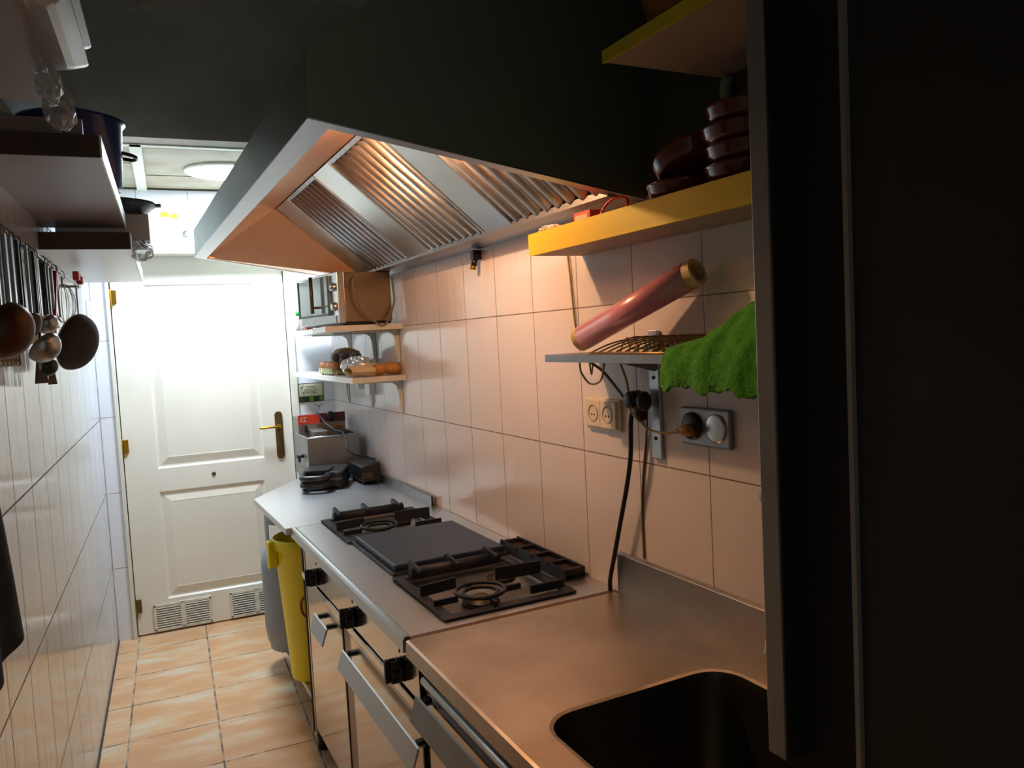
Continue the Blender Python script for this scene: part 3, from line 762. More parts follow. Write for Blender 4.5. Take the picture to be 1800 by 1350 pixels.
# local: x right, y away
m_ = MB()
def rrect(x0, x1, y0, y1, r, n=6):
    o = []
    for cx, cy, a0 in ((x1-r, y1-r, 0), (x0+r, y1-r, 90), (x0+r, y0+r, 180), (x1-r, y0+r, 270)):
        for i in range(n+1):
            a = math.radians(a0+90*i/n); o.append((cx+r*math.cos(a), cy+r*math.sin(a)))
    return o
m_.prism(rrect(-.09, .11, -.11, .12, .03), 'z', .012, .046); m_.build('lower_shell', 'plastic_k', pr_, bevel=.004)
m_ = MB(); m_.prism(rrect(-.09, .11, -.11, .12, .03), 'z', .050, .082); m_.build('upper_shell', 'plastic_dk', pr_, bevel=.008)
MB().box(-.085, .105, -.105, .115, .046, .050).build('seam_band', 'steel_dull', pr_)
m_ = MB(); lp_ = [(-.06, -.09, .072), (-.065, -.155, .068), (-.04, -.178, .066), (.02, -.178, .066), (.045, -.155, .068), (.04, -.09, .072)]
m_.path(spline(lp_, 5), .014, 10); m_.prism(rrect(-.07, .05, -.12, .03, .03), 'z', .080, .092)
m_.build('upper_handle', 'plastic_dk', pr_)
m_ = MB(); m_.path(spline([(a, b, c-.034) for a, b, c in lp_], 5), .013, 10); m_.build('lower_handle', 'plastic_k', pr_)
m_ = MB()
for x in (-.07, .09):
    for y in (-.09, .10): m_.cyl((x, y, 0), (x, y, .014), .01, n=10)
m_.build('feet', 'plastic_k', pr_)
MB().ball((.03, -.114, .06), .006, 10, 6).build('indicator_lamp', 'orange', pr_)
gb = thing('contact_grill', 'low dark grill with brownish steel side, right of the sandwich toaster by the tiles', 'grill', (1.0, 3.66, ZC))
MB().prism([(.985, ZC+.014), (1.082, ZC+.014), (1.082, ZC+.098), (1.065, ZC+.105), (.985, ZC+.088)], 'y', 3.575, 3.80).build('grill_body', 'plastic_k', gb, bevel=.008)
FC.build('power_cord', 'plastic_dk', gb)
MB().box(.990, 1.04, 3.572, 3.578, ZC+.03, ZC+.058).build('grill_side_band', 'iron_brown', gb)
m_ = MB()
for x in (.998, 1.068):
    for y in (3.59, 3.78): m_.cyl((x, y, ZC), (x, y, ZC+.016), .01, n=10)
m_.build('feet', 'plastic_k', gb)

# ================================================================ FAR SHELVES on the right wall
def bracket(par, y, ztop, d=.2, h=.14, x=W-.002):
    m = MB(); m.prism([(x, ztop), (x, ztop-h), (x-.006, ztop-h-.004), (x-.012, ztop-h*.75), (x-.016, ztop-h*.35), (x-.024, ztop-.022), (x-.045, ztop-.010), (x-d, ztop-.007), (x-d, ztop)], 'y', y-.006, y+.006)
    m.box(x-.004, x, y-.014, y+.014, ztop-h-.006, ztop)
    b = m.build('bracket', 'trim', par, bevel=.0015)
    s = MB()
    for z in (ztop-.03, ztop-h+.02): s.cyl((x-.004, y+.010, z), (x-.008, y+.010, z), .0045, n=8)
    s.build('screws', 'plastic_k', b); return b
s1 = thing('wall_shelf', 'upper white corner shelf carrying the small oven', 'shelf', (.95, 3.8, 1.55), group='white corner shelves beyond the hood')
MB().prism([(.772, 3.20), (W-.001, 3.20), (W-.001, 4.44), (.895, 4.44)], 'z', 1.550, 1.574).build('shelf_board', 'wood_w', s1, bevel=.001)
for y in (3.27, 3.62, 4.05): bracket(s1, y, 1.550)
s2 = thing('wall_shelf', 'lower white corner shelf carrying eggs, foil parcel and bread', 'shelf', (.98, 3.8, 1.33), group='white corner shelves beyond the hood')
MB().prism([(.870, 3.20), (W-.001, 3.20), (W-.001, 4.44), (.872, 4.44)], 'z', 1.330, 1.353).build('shelf_board', 'wood_w', s2, bevel=.001)
for y in (3.27, 3.72, 4.15): bracket(s2, y, 1.330, .17)
# small oven, turned a little
ang = math.atan2(.04, .26)*-1
ov = thing('countertop_oven', 'small steel countertop oven standing on the upper corner shelf', 'oven', (0, 0, 0), loc=(.832, 3.205, 1.574), rot=(0, 0, math.radians(8.2)))
OL, OW, OH = .44, .243, .222          # length (local y), depth (local x), height
MB().box(.028, OW, .0, OL, .014, OH).build('casing', 'steel_br', ov, bevel=.003)
MB().box(.0, .030, .0, OL, .010, OH).build('front_frame', 'steel', ov, bevel=.003)
dr = MB().box(-.010, .0, .07, OL-.01, .045, OH-.01).build('oven_door', 'glass_d', ov, bevel=.003)
fr_ = MB(); fr_.box(-.013, -.010, .07, .082, .045, OH-.01).box(-.013, -.010, OL-.022, OL-.01, .045, OH-.01).box(-.013, -.010, .07, OL-.01, .045, .055); fr_.build('door_frame', 'plastic_k', dr)
hn = MB(); hn.cyl((-.035, .20, .06), (-.035, .20, OH-.006), .008, n=12).cyl((-.035, .20, .085), (-.008, .20, .085), .005, n=8).box(-.014, -.010, .08, .20, .082, .088)
hn.build('door_handle', 'brass_old', dr)
MB().box(-.004, .002, .02, OL-.02, .012, .042).build('lower_panel', 'steel_dull', ov)
m_ = MB(); 
for z in (.08, .16): m_.lathe([(0, -.014), (.016, -.014), (.018, 0)], (.0, .035, z), 20, 'x')
m_.build('knobs', 'steel', ov)
m_ = MB(); m_.cyl((.04, -.001, .16), (-.02, .03, .156), .003, n=8); m_.build('latch_rod', 'plastic_k', ov)
m_ = MB()
for x in (.03, OW-.02):
    for y in (.02, OL-.02): m_.cyl((x, y, 0), (x, y, .015), .011, n=10)
m_.box(.02, OW-.005, .004, OL-.005, .004, .014)
m_.build('feet', 'plastic_k', ov)
cd = MB(); cd.path(spline([(.075, -.012, .205), (.062, -.018, .17), (.068, -.024, .115), (.090, -.028, .065), (.125, -.030, .03), (.155, -.034, .002), (.180, -.035, -.006), (.205, -.032, .010), (.232, -.020, .055), (.250, -.012, .10), (.252, -.004, .15), (.250, .0, .20)]), .0045, 8)
cd.build('power_cord', 'cord_g', ov)
# seasoning bottles
b1 = thing('seasoning_bottle', 'white seasoning bottle with green cap left of the small oven', 'bottle', (.812, 4.05, 1.574))
c0 = (.822, 3.93, 1.574); BASE[b1] = Vector(c0); b1.location = c0
MB().lathe([(0, 0), (.020, 0), (.021, .01), (.021, .062), (.016, .074)], c0, 20).build('bottle_body', 'white_p', b1)
MB().lathe([(.0165, .072), (.0175, .074), (.0175, .098), (0, .099)], c0, 20).build('cap', 'green_cap', b1)
b2 = thing('seasoning_bottle', 'white seasoning bottle with red cap tight against the small oven', 'bottle', (0, 0, 0))
c0 = (.826, 3.80, 1.574); BASE[b2] = Vector(c0); b2.location = c0
MB().lathe([(0, 0), (.020, 0), (.021, .01), (.021, .050), (.016, .060)], c0, 20).build('bottle_body', 'white_p', b2)
MB().lathe([(.0165, .058), (.0175, .060), (.0175, .076), (0, .077)], c0, 20).build('cap', 'red_l', b2)
MB().box(.800, .835, 3.695, 3.73, 1.574, 1.588).build('lozenge_box', 'box_or', None, (.817, 3.71, 1.574), label='tiny pale orange carton before the small oven on the upper shelf', cat='carton', bevel=.002)

# eggs
et = thing('egg_tray', 'stack of grey-green pulp egg trays holding brown eggs', 'egg tray', (.98, 3.80, 1.354))
def tray(mb, x0, x1, y0, y1, z, h):
    nu, nv = 40, 48
    def fn(u, v):
        x = x0+(x1-x0)*u; y = y0+(y1-y0)*v
        e = min(u, 1-u, v, 1-v); s = min(1, e*14)
        return (x, y, z+h*(.5+.35*math.cos(u*5*2*PI)*math.cos(v*6*2*PI))*1-(1-s)*h*.35+.25*h*math.cos(u*10*PI)*(1-s))
    mb.grid(fn, nu, nv)
m_ = MB(); tray(m_, .885, 1.075, 3.60, 3.86, 1.358, .022); tray(m_, .885, 1.075, 3.60, 3.86, 1.370, .022)
m_.build('tray', 'tray', et, solid=.002)
m_ = MB()
for i in range(5):
    for j in range(6): m_.ball((.905+i*.038, 3.622+j*.043, 1.396), (.0185, .0185, .022), 10, 7)
m_.build('eggs', 'egg', et)['kind'] = 'stuff'
on_ = thing('onion_bag', 'clear bag of dark brown onions on top of the egg trays', 'bag of onions', (.98, 3.73, 1.41))
m_ = MB(); rnd = random.Random(4)
for (x, y, z, r) in ((.925, 3.66, 1.437, .024), (.965, 3.65, 1.44, .027), (1.01, 3.66, 1.438, .025), (.94, 3.72, 1.44, .027), (.99, 3.73, 1.445, .030), (1.035, 3.70, 1.437, .023), (.95, 3.70, 1.460, .020), (1.0, 3.69, 1.462, .018)): m_.ball((x, y, z), (r, r*.95, r*.85), 12, 8)
m_.build('onions', 'onion', on_)
MB().ball((.975, 3.69, 1.438), (.072, .062, .040), 18, 10, .07, 3).build('bag_film', 'clear', on_)
MB().path(spline([(.93, 3.645, 1.462), (.96, 3.64, 1.474), (1.0, 3.65, 1.468), (1.04, 3.68, 1.455)]), .006, 8).build('bag_tie', 'kraft', on_)
fo = MB(); fo.ball((.975, 3.465, 1.392), (.078, .09, .045), 26, 16, .13, 5)
fo.build('foil_parcel', 'foil', None, (.98, 3.475, 1.354), label='crumpled aluminium foil parcel between the eggs and the bread', cat='foil parcel')
br_ = thing('bread_bag', 'cream paper bag with two round loaves at the near end of the lower shelf', 'bread', (1.0, 3.33, 1.354))
MB().ball((1.068, 3.285, 1.383), (.045, .050, .028), 18, 12).ball((1.008, 3.285, 1.380), (.042, .048, .026), 18, 12).build('loaves', 'bread', br_)
m_ = MB()
def bag(u, v):
    a = u*2*PI; t = v; rx = .046+.010*t; rz = .024*(1-.25*t)+.003*math.sin(5*a); x = 1.010-.13*t
    return (x, 3.30+math.cos(a)*rx*1.15, 1.379+math.sin(a)*rz*(1+.12*math.sin(9*a+7*t)))
m_.grid(bag, 28, 10, False); m_.build('paper_bag', 'bag_p', br_, solid=.001)

# plaque on end wall (F frame) and peeled spot
pq = thing('wall_plaque', 'small framed green and cream certificate plate on the end wall', 'sign', (.727, YE, 1.23), 'F')
MB().box(.656, .796, YE-.006, YE, 1.178, 1.286).build('plaque_frame', 'sign_d', pq, bevel=.001)
MB().box(.661, .792, YE-.0068, YE-.0055, 1.212, 1.282).build('cream_field', 'sign', pq)
m_ = MB(); y0, y1 = YE-.0076, YE-.0066
for (a, b, z, h) in ((.700, .755, 1.264, .0035), (.695, .762, 1.252, .002), (.690, .765, 1.243, .002), (.700, .750, 1.234, .002), (.682, .690, 1.228, .008), (.735, .757, 1.226, .003)): m_.box(a, b, y0, y1, z, z+h)
m_.path([(.666, YE-.0072, 1.272), (.676, YE-.0072, 1.262), (.686, YE-.0072, 1.274)], .0015, 6).path([(.670, YE-.0072, 1.256), (.681, YE-.0072, 1.266)], .0018, 6)
m_.build('printed_lines', 'print', pq)
m_ = MB(); m_.box(.716, .738, y0, y1+.001, 1.182, 1.206).box(.772, .790, y0, y1+.001, 1.182, 1.208).ball((.727, YE-.0068, 1.208), (.012, .0015, .008), 12, 6); m_.build('green_emblem', 'sign_g', pq)
m_ = MB(); blot(m_, .765, 1.150, .007, .006, 21, YE-.0001)
m_.path([(.765, YE-.0006, 1.152), (.748, YE-.0006, 1.160), (.742, YE-.0006, 1.164)], .0016, 6).path([(.765, YE-.0006, 1.152), (.782, YE-.0006, 1.158), (.790, YE-.0006, 1.162)], .0016, 6).path([(.765, YE-.0006, 1.150), (.766, YE-.0006, 1.128)], .0014, 6)
m_.build('peeled_decal', 'pinkish', None, (.765, YE, 1.15), 'F', label='faded reddish peeled decal on the end wall above the fryer', cat='decal')

# far socket with plug under the lower shelf
fs_ = thing('wall_socket', 'grey-white wall socket box with plug under the lower corner shelf', 'wall socket', (W, 3.74, 1.27))
MB().box(W-.034, W, 3.655, 3.735, 1.245, 1.315).build('socket_box', 'white_p', fs_, bevel=.004)
MB().lathe([(0, -.05), (.018, -.05), (.022, -.03), (.022, 0)], (W-.002, 3.80, 1.288), 20, 'x').build('plug', 'white_p', fs_)
MB().box(W-.012, W, 3.70, 3.715, 1.20, 1.245).build('cable_duct', 'white_p', fs_)

# ================================================================ RIGHT WALL FITTINGS (near)
ds = thing('wall_socket', 'ivory double wall socket with raised right half, left of the metal shelf bracket', 'wall socket', (W, 1.674, 1.285))
def recess(par, y, z, x, m='socket_in', r=.019):
    MB().lathe([(r+.003, -.0005), (r, -.001), (r-.001, .004), (0, .0045)], (x, y, z), 24, 'x').build('socket_well', m, par)
    MB().cyl((x-.0005, y+.006, z-.004), (x+.003, y+.006, z-.004), .0022, n=8).cyl((x-.0005, y-.006, z-.004), (x+.003, y-.006, z-.004), .0022, n=8).build('pin_holes', 'gap', par)
MB().box(W-.010, W, 1.598, 1.752, 1.245, 1.326).build('back_plate', 'socket', ds, bevel=.003)
MB().box(W-.014, W-.010, 1.680, 1.748, 1.252, 1.321).build('left_cover', 'socket', ds, bevel=.002)
MB().box(W-.018, W-.010, 1.606, 1.674, 1.252, 1.321).build('right_cover', 'socket', ds, bevel=.002)
recess(ds, 1.712, 1.288, W-.0148); recess(ds, 1.640, 1.288, W-.0188)
ms = thing('wall_socket', 'dull metal double socket plate with amber plug beneath the green cloth', 'wall socket', (W, 1.285, 1.283))
MB().box(W-.012, W, 1.208, 1.364, 1.243, 1.324).build('metal_plate', 'steel_dull', ms, bevel=.004)
MB().lathe([(.0, -.010), (.025, -.010), (.029, -.007), (.030, 0)], (W-.012, 1.322, 1.285), 30, 'x').build('black_socket_face', 'plastic_k', ms)
MB().lathe([(.0, -.004), (.0265, -.004), (.030, -.003), (.0305, 0)], (W-.012, 1.248, 1.285), 30, 'x').build('dimmer_disc', 'steel', ms)
pg = MB(); pg.ball((W-.032, 1.317, 1.278), (.014, .021, .013), 16, 10); pg.cyl((W-.03, 1.33, 1.276), (W-.032, 1.355, 1.272), .008, .005, n=10)
pgo = pg.build('plug', 'plug_y', ms)
yc = MB(); yc.path(spline([(W-.032, 1.352, 1.272), (W-.035, 1.38, 1.266), (W-.035, 1.42, 1.266), (W-.035, 1.455, 1.272), (W-.035, 1.49, 1.296), (W-.035, 1.515, 1.335), (W-.04, 1.520, 1.38), (W-.06, 1.515, 1.425)]), .0028, 8)
yc.build('thin_cord', 'cord_y', None, (W-.035, 1.46, 1.28), label='thin yellowed flex from the amber plug looping up behind the metal shelf', cat='cable')
# black plug cluster + heavy cable down to the range corner
bc = thing('plug_adapter', 'black round plug adapter in front of the shelf bracket', 'plug', (W-.04, 1.485, 1.33))
MB().lathe([(0, -.034), (.016, -.034), (.021, -.026), (.022, 0)], (W-.026, 1.492, 1.335), 20, 'x').ball((W-.040, 1.455, 1.333), (.018, .018, .024), 14, 10).cyl((W-.040, 1.478, 1.318), (W-.04, 1.462, 1.29), .017, .011, n=14).build('adapter_body', 'plastic_k', bc)
hc = MB(); hc.path(spline([(W-.042, 1.494, 1.318), (W-.038, 1.512, 1.28), (W-.034, 1.524, 1.20), (W-.031, 1.55, 1.12), (W-.029, 1.585, 1.03), (W-.027, 1.62, .94), (W-.025, 1.648, .87), (W-.022, 1.656, ZC+.004)]), .0058, 10)
hc.build('power_cable', 'rubber', None, (W-.03, 1.58, 1.0), label='thick black cable hanging from the adapter to the range corner', cat='cable')
gcb = MB(); gcb.path(spline([(W-.012, 1.482, 1.31), (W-.004, 1.500, 1.24), (W-.003, 1.520, 1.15), (W-.003, 1.53, 1.05), (W-.003, 1.53, .945)]), .0028, 8)
gcb.build('thin_cord', 'cord_g', None, (W-.003, 1.52, 1.1), label='thin grey flex running down the tiles to the sink upstand', cat='cable')
bc2 = MB(); bc2.path(spline([(1.03, 1.62, 1.425), (1.045, 1.585, 1.40), (1.06, 1.545, 1.355), (1.064, 1.515, 1.325), (1.062, 1.495, 1.305), (1.060, 1.47, 1.29), (1.06, 1.45, 1.284)]), .0036, 8)
bc2.build('brown_cord', 'cord_g', None, (1.05, 1.54, 1.36), label='brown flex slanting from under the metal shelf to the black adapter', cat='cable')
lw_ = MB(); lw_.path(spline([(1.02, 1.65, 1.424), (1.02, 1.645, 1.40), (1.02, 1.615, 1.375), (1.02, 1.585, 1.372), (1.02, 1.556, 1.385), (1.02, 1.540, 1.424)]), .0024, 8)
lw_.path(spline([(1.02, 1.605, 1.424), (1.02, 1.598, 1.395), (1.02, 1.590, 1.424)]), .002, 8)
lw_.build('wire_loop', 'wire', None, (1.02, 1.59, 1.40), label='loop of tarnished wire hanging under the left end of the metal shelf', cat='wire')
upc = MB(); upc.path(spline([(W-.006, 1.817, 1.722), (W-.005, 1.808, 1.64), (W-.005, 1.800, 1.56), (W-.005, 1.790, 1.50), (W-.008, 1.765, 1.455)]), .0028, 8)
upc.build('electric_flex', 'cord_y', None, (W-.006, 1.80, 1.6), label='thin yellow flex running down the tiles from the yellow shelf', cat='cable')

# metal shelf
SX = .955; SZ0, SZ1 = 1.428, 1.446
sh = thing('metal_shelf', 'narrow dull metal wall shelf holding the film roll and green cloth', 'shelf', (1.03, 1.30, 1.43))
MB().box(SX, W-.012, .80, 1.702, SZ1-.004, SZ1).build('shelf_top', 'steel_dull', sh)
m_ = MB(); m_.box(SX-.003, SX, .80, 1.702, SZ0, SZ1).box(SX, W-.012, 1.699, 1.702, SZ0, SZ1); m_.build('folded_edge', 'steel_dull', sh)
MB().box(W-.010, W-.002, 1.437, 1.473, 1.197, 1.494).build('wall_bracket', 'steel', sh, bevel=.002)
MB().prism([(W-.01, SZ1-.006), (W-.01, 1.40), (SX+.02, SZ1-.014), (SX+.02, SZ1-.006)], 'y', 1.450, 1.454).build('bracket_arm', 'steel_dull', sh)
m_ = MB()
for z in (1.385, 1.245, 1.476): m_.cyl((W-.012, 1.455, z), (W-.0095, 1.455, z), .0042, n=10)
m_.build('bracket_holes', 'gap', sh)
MB().box(W-.010, W-.002, .90, .936, 1.197, 1.486).build('wall_bracket', 'steel', sh, bevel=.002)
# spoon handle hanging
sp = MB(); sp.path(spline([(1.03, 1.062, 1.425), (1.035, 1.062, 1.36), (1.04, 1.064, 1.25), (1.042, 1.066, 1.20)]), [.003]*24+[.004], 8)
sp.ball((1.043, 1.066, 1.182), (.008, .011, .020), 12, 10)
sp.build('hanging_spoon', 'steel_dull', None, (1.04, 1.065, 1.25), label='dull metal spoon hanging below the green cloth by the dark cabinet', cat='spoon')

# cling film roll
ro = thing('cling_film_roll', 'pink cling film roll leaning from the metal shelf against the tiles', 'cling film roll', (0, 0, 0))
ra = Vector((.990, 1.590, 1.482)); rb = Vector((1.062, 1.262, 1.606)); BASE[ro] = ra; ro.location = ra
dv = (rb-ra).normalized()
MB().path([ra+dv*.012, rb-dv*.012], [.030, .030], 32).build('film', 'pink', ro)
def tube(a, b, ro_, ri):
    n = 28; m = MB(); t = (b-a).normalized(); u = t.orthogonal().normalized(); w = t.cross(u); vs = []
    for (p, r) in ((a, ro_), (b, ro_), (b, ri), (a, ri)):
        vs += [p+(u*math.cos(2*PI*k/n)+w*math.sin(2*PI*k/n))*r for k in range(n)]
    m.add(vs, [(i*n+k, i*n+(k+1) % n, ((i+1) % 4)*n+(k+1) % n, ((i+1) % 4)*n+k) for i in range(4) for k in range(n)]); return m
tube(ra-dv*.004, ra+dv*.014, .029, .021).build('cardboard_core', 'card', ro)
tube(rb-dv*.014, rb+dv*.010, .028, .021).build('cardboard_core', 'card', ro)

# wire rack (folded wire mat) on the shelf
wr = thing('wire_rack', 'tarnished crimped wire rack lying on the metal shelf beside the film roll', 'wire rack', (1.04, 1.36, SZ1))
m_ = MB(); z0 = SZ1+.003
for i in range(13):
    y = 1.470-i*.032
    m_.path(spline([(SX+.012, y+.05, z0), (SX+.05, y+.025, z0+.018), (SX+.085, y, z0+.028), (SX+.100, y-.010, z0+.032), (SX+.112, y-.024, z0+.030), (SX+.120, y-.030, z0+.028), (SX+.125, y-.030, z0+.006)], 4), .0020, 6)
    m_.path(spline([(SX+.125, y+.05, z0+.006), (SX+.118, y+.045, z0+.022), (SX+.108, y+.035, z0+.031), (SX+.095, y+.022, z0+.026), (SX+.07, y+.0, z0+.015), (SX+.05, y-.02, z0+.002)], 4), .0020, 6)
m_.build('crimped_wires', 'wire', wr)
m_ = MB(); m_.cyl((SX+.012, 1.52, z0), (SX+.012, 1.08, z0), .0022, n=8).cyl((SX+.125, 1.52, z0+.004), (SX+.125, 1.08, z0+.004), .0022, n=8)
m_.build('frame_wires', 'wire', wr)
# green cloth
nu, nv = 130, 96
prof = [(1.085, 1.500), (1.06, 1.520), (1.03, 1.525), (1.00, 1.512), (.975, 1.482), (.958, 1.456), (.948, 1.437), (.943, 1.415), (.941, 1.395), (.940, 1.385)]
rc_ = random.Random(2)
def cloth(u, v):
    y = 1.228-u*.42
    k = v*(len(prof)-1); i = min(int(k), len(prof)-2); t = k-i
    x = prof[i][0]*(1-t)+prof[i+1][0]*t; z = prof[i][1]*(1-t)+prof[i+1][1]*t
    lift = max(0, min(1, (u-.0)/.40)); lift = lift**1.6
    flat = SZ1+.010
    if z > flat: z = flat+(z-flat)*(0.10+1.10*lift)
    z += .004*math.sin(u*23+v*4)*(.3+v)+.003*math.sin(u*51+v*9)
    x += .003*math.sin(u*31+2)*v
    if v > .93: z += .0018*math.sin(u*95)*(v-.93)/.07
    x += rc_.uniform(-.0011, .0011); z += rc_.uniform(-.0011, .0011)
    z -= .030*u*max(0, v-.6)
    return (x, y, z)
MB().grid(cloth, nu, nv).build('green_cloth', 'green', None, (1.0, 1.03, SZ1), solid=.006, label='bright green fluffy cloth heaped over the metal shelf and hanging down', cat='cloth')

# yellow shelf
ys = thing('yellow_shelf', 'lower thick shelf with bright yellow front edge carrying brown dishes', 'shelf', (1.03, 1.2, 1.70), group='yellow edged shelves on the right wall')
MB().box(.955, W-.001, .725, 1.752, 1.696, 1.748).build('shelf_board', 'board_under', ys)
MB().box(.950, .955, .725, 1.755, 1.695, 1.749).build('front_edge', 'yellow', ys)
ys2 = thing('yellow_shelf', 'upper shelf with thin yellow edge under the ochre pot, near the ceiling', 'shelf', (.96, .95, 1.98), group='yellow edged shelves on the right wall')
MB().box(.822, W-.001, .725, 1.195, 1.978, 1.996).build('shelf_board', 'board_under', ys2)
MB().box(.816, .822, .725, 1.197, 1.976, 1.998).build('front_edge', 'yellow_edge', ys2)
bt = MB(); bt.path(spline([(W-.012, 1.175, 1.976), (W-.016, 1.182, 1.955), (W-.013, 1.182, 1.92), (W-.010, 1.182, 1.875)]), [.006, .010, .012, .012]+[.012]*21, 10)
bt.build('support_bracket', 'pal_green', ys2)
# terracotta dishes
def dish(cx, cy, z, name='casserole_dish', **kw):
    t = thing(name, kw['label'], 'dish', (cx, cy, z), group='brown clay dishes on the yellow shelf')
    m = MB(); m.lathe([(0, .003), (.058, .003), (.064, .006), (.070, .018), (.073, .030), (.076, .034), (.073, .037), (.069, .033), (.064, .012), (.05, .009), (0, .009)], (cx, cy, z-.003), 36)
    m.build('bowl', 'terra', t)
    e = MB()
    for s in (-1, 1): e.path(spline([(cx+s*.0, cy+s*.070, z+.026), (cx, cy+s*.084, z+.026), (cx, cy+s*.070, z+.028)], 4), .005, 8)
    e.build('ear_handle', 'terra', t); return t
dL = dish(1.028, 1.240, 1.7485, label='brown glazed clay dish alone at the bottom of the short stack')
dish_tilt = dup(dL, Vector((1.036, 1.222, 1.800)), 'brown glazed clay dish leaning tilted on the short stack', rot=(math.radians(-24), math.radians(10), 0))
lab = ['bottom dish of the tall stack of brown clay dishes beside the cabinet', 'second brown clay dish from the bottom of the tall stack', 'third brown clay dish from the bottom of the tall stack', 'topmost brown clay dish of the tall stack by the cabinet']
for i in range(4): dup(dL, Vector((1.030+.003*(i % 2), 1.070+(.006 if i == 2 else 0), 1.7485+i*.0345)), lab[i])
# small things on the yellow shelf
mbx = thing('matchbox', 'small orange and white matchbox on the yellow shelf', 'matchbox', (1.0, 1.55, 1.748))
MB().box(.985, 1.025, 1.520, 1.590, 1.7485, 1.776).build('box_sleeve', 'box_or', mbx, bevel=.0015)
MB().box(.9838, .985, 1.528, 1.582, 1.755, 1.768).build('white_label', 'sign', mbx)
pp = MB(); pp.ball((.985, 1.705, 1.757), (.020, .045, .010), 18, 10, .2, 9)
pp.build('crumpled_paper', 'paper', None, (.985, 1.705, 1.748), label='crumpled white scrap of paper at the far end of the yellow shelf', cat='paper')
rc = MB(); rc.path(spline([(.99, 1.49, 1.752), (1.0, 1.475, 1.778), (1.01, 1.45, 1.790), (1.02, 1.425, 1.785), (1.01, 1.41, 1.765), (1.0, 1.405, 1.752)]), .003, 8)
rc.build('red_wire', 'red_l', None, (1.0, 1.45, 1.75), label='short loop of red wire on the yellow shelf beside the matchbox', cat='wire')
tp2 = MB(); tp2.lathe([(0, .002), (.075, .002), (.10, .03), (.118, .09), (.112, .15), (.09, .18), (.095, .19), (.085, .19), (.08, .18), (.10, .15), (.105, .09), (.09, .03), (0, .01)], (.948, 1.065, 1.996), 40)
tp2.build('clay_pot', 'terra_l', None, (.948, 1.065, 1.996), label='large ochre clay pot on the upper yellow shelf', cat='pot')

# ================================================================ TALL DARK CABINET (nearest, right)
tc = thing('tall_cabinet', 'tall dark brown cabinet at the right edge, nearest the camera', 'cabinet', (.9, .2, 0))
MB().box(.662, W-.002, -.60, .552, 0.0, 2.75).build('cabinet_body', 'lam', tc, bevel=.003)
MB().box(.656, .662, .546, .552, .0, 2.75).build('edge_trim', 'lam_edge', tc)
MB().box(.720, W-.002, .553, .682, .985, 2.75).build('recess_back', 'lam_k', tc)
MB().box(.690, W-.002, .683, .712, .965, 2.75).build('side_panel', 'lam_edge', tc, bevel=.002)
MB().box(.690, W-.002, .680, .683, .968, 2.75).build('panel_lining', 'lam_k', tc)
MB().box(.700, .74, .555, .600, ZC, .983).build('support_block', 'beige', tc, bevel=.002)

# ================================================================ LEFT SIDE (F frame)
# light switch
sw = thing('light_switch', 'white rounded light switch on the left wall near the door', 'light switch', (XL, 4.36, 1.72), 'F')
MB().box(XL, XL+.010, 4.28, 4.45, 1.665, 1.775).build('switch_plate', 'white_p', sw, bevel=.004)
MB().box(XL+.010, XL+.018, 4.33, 4.42, 1.675, 1.765).build('rocker', 'white_p', sw, bevel=.004)
# shelves
l1 = thing('wall_shelf', 'near left wall shelf with dark near end, holding the navy pot', 'shelf', (-.22, 2.4, 1.93), 'F', group='shelves on the left wall')
MB().box(XL, -.104, 1.935, 2.99, 1.930, 1.976).build('shelf_board', 'wood_w2', l1)
MB().box(-.104, -.100, 1.93, 2.99, 1.929, 1.977).build('front_band', 'wood_w', l1)
MB().box(XL, -.104, 1.93, 1.935, 1.929, 1.977).build('end_band', 'wood_dark', l1)
l2 = thing('wall_shelf', 'lower white left wall shelf above the hanging utensils, further from the camera', 'shelf', (-.22, 3.5, 1.84), 'F', group='shelves on the left wall')
MB().box(XL, -.089, 2.853, 4.142, 1.843, 1.896).build('shelf_board', 'wood_w', l2)
MB().box(XL, -.089, 2.848, 2.853, 1.842, 1.897).build('end_band', 'wood_dark', l2)
MB().box(-.089, -.085, 2.85, 4.142, 1.842, 1.897).build('front_band', 'trim', l2)
l0 = thing('wall_shelf', 'highest left wall shelf nearest the camera, stacked with white dishes', 'shelf', (-.25, 1.3, 1.96), 'F', group='shelves on the left wall')
MB().box(XL, -.152, .55, 1.63, 1.958, 1.976).build('shelf_board', 'wood_w2', l0)
MB().box(-.152, -.148, .55, 1.632, 1.957, 1.977).build('front_band', 'wood_w2', l0)
MB().box(XL+.004, -.135, 1.94, 1.965, 1.9775, 2.012).build('board', 'wood_w2', None, (-.24, 1.95, 1.978), 'F', label='pale flat board end lying on the near left shelf', cat='board')
# platters
def platter(x0, x1, y0, y1, z, label):
    t = thing('platter', label, 'platter', ((x0+x1)/2, (y0+y1)/2, z), 'F', group='white dishes on the highest left shelf')
    m = MB(); P = []
    loops = [(0.030, 0), (.020, .004), (0, .016), (0, .019), (.012, .016), (.034, .006)]
    for ins, dz in loops: P.append([(a, b, z+dz) for a, b in rrect(x0+ins, x1-ins, y0+ins, y1-ins, .03)])
    n = len(P[0]); vs = [p for l in P for p in l]
    m.add(vs, [(r*n+i, r*n+(i+1) % n, (r+1)*n+(i+1) % n, (r+1)*n+i) for r in range(len(P)-1) for i in range(n)]+[tuple(range(n)), tuple((len(P)-1)*n+i for i in range(n))], False)
    m.build('dish', 'ceramic', t, bevel=.001); return t
platter(-.325, -.088, 1.20, 1.55, 1.9775, 'bottom white rectangular platter overhanging the highest left shelf')
platter(-.320, -.092, 1.24, 1.60, 2.000, 'second white rectangular platter in the stack on the highest left shelf')
platter(-.320, -.086, 1.20, 1.63, 2.036, 'topmost white rectangular platter overhanging the highest left shelf')
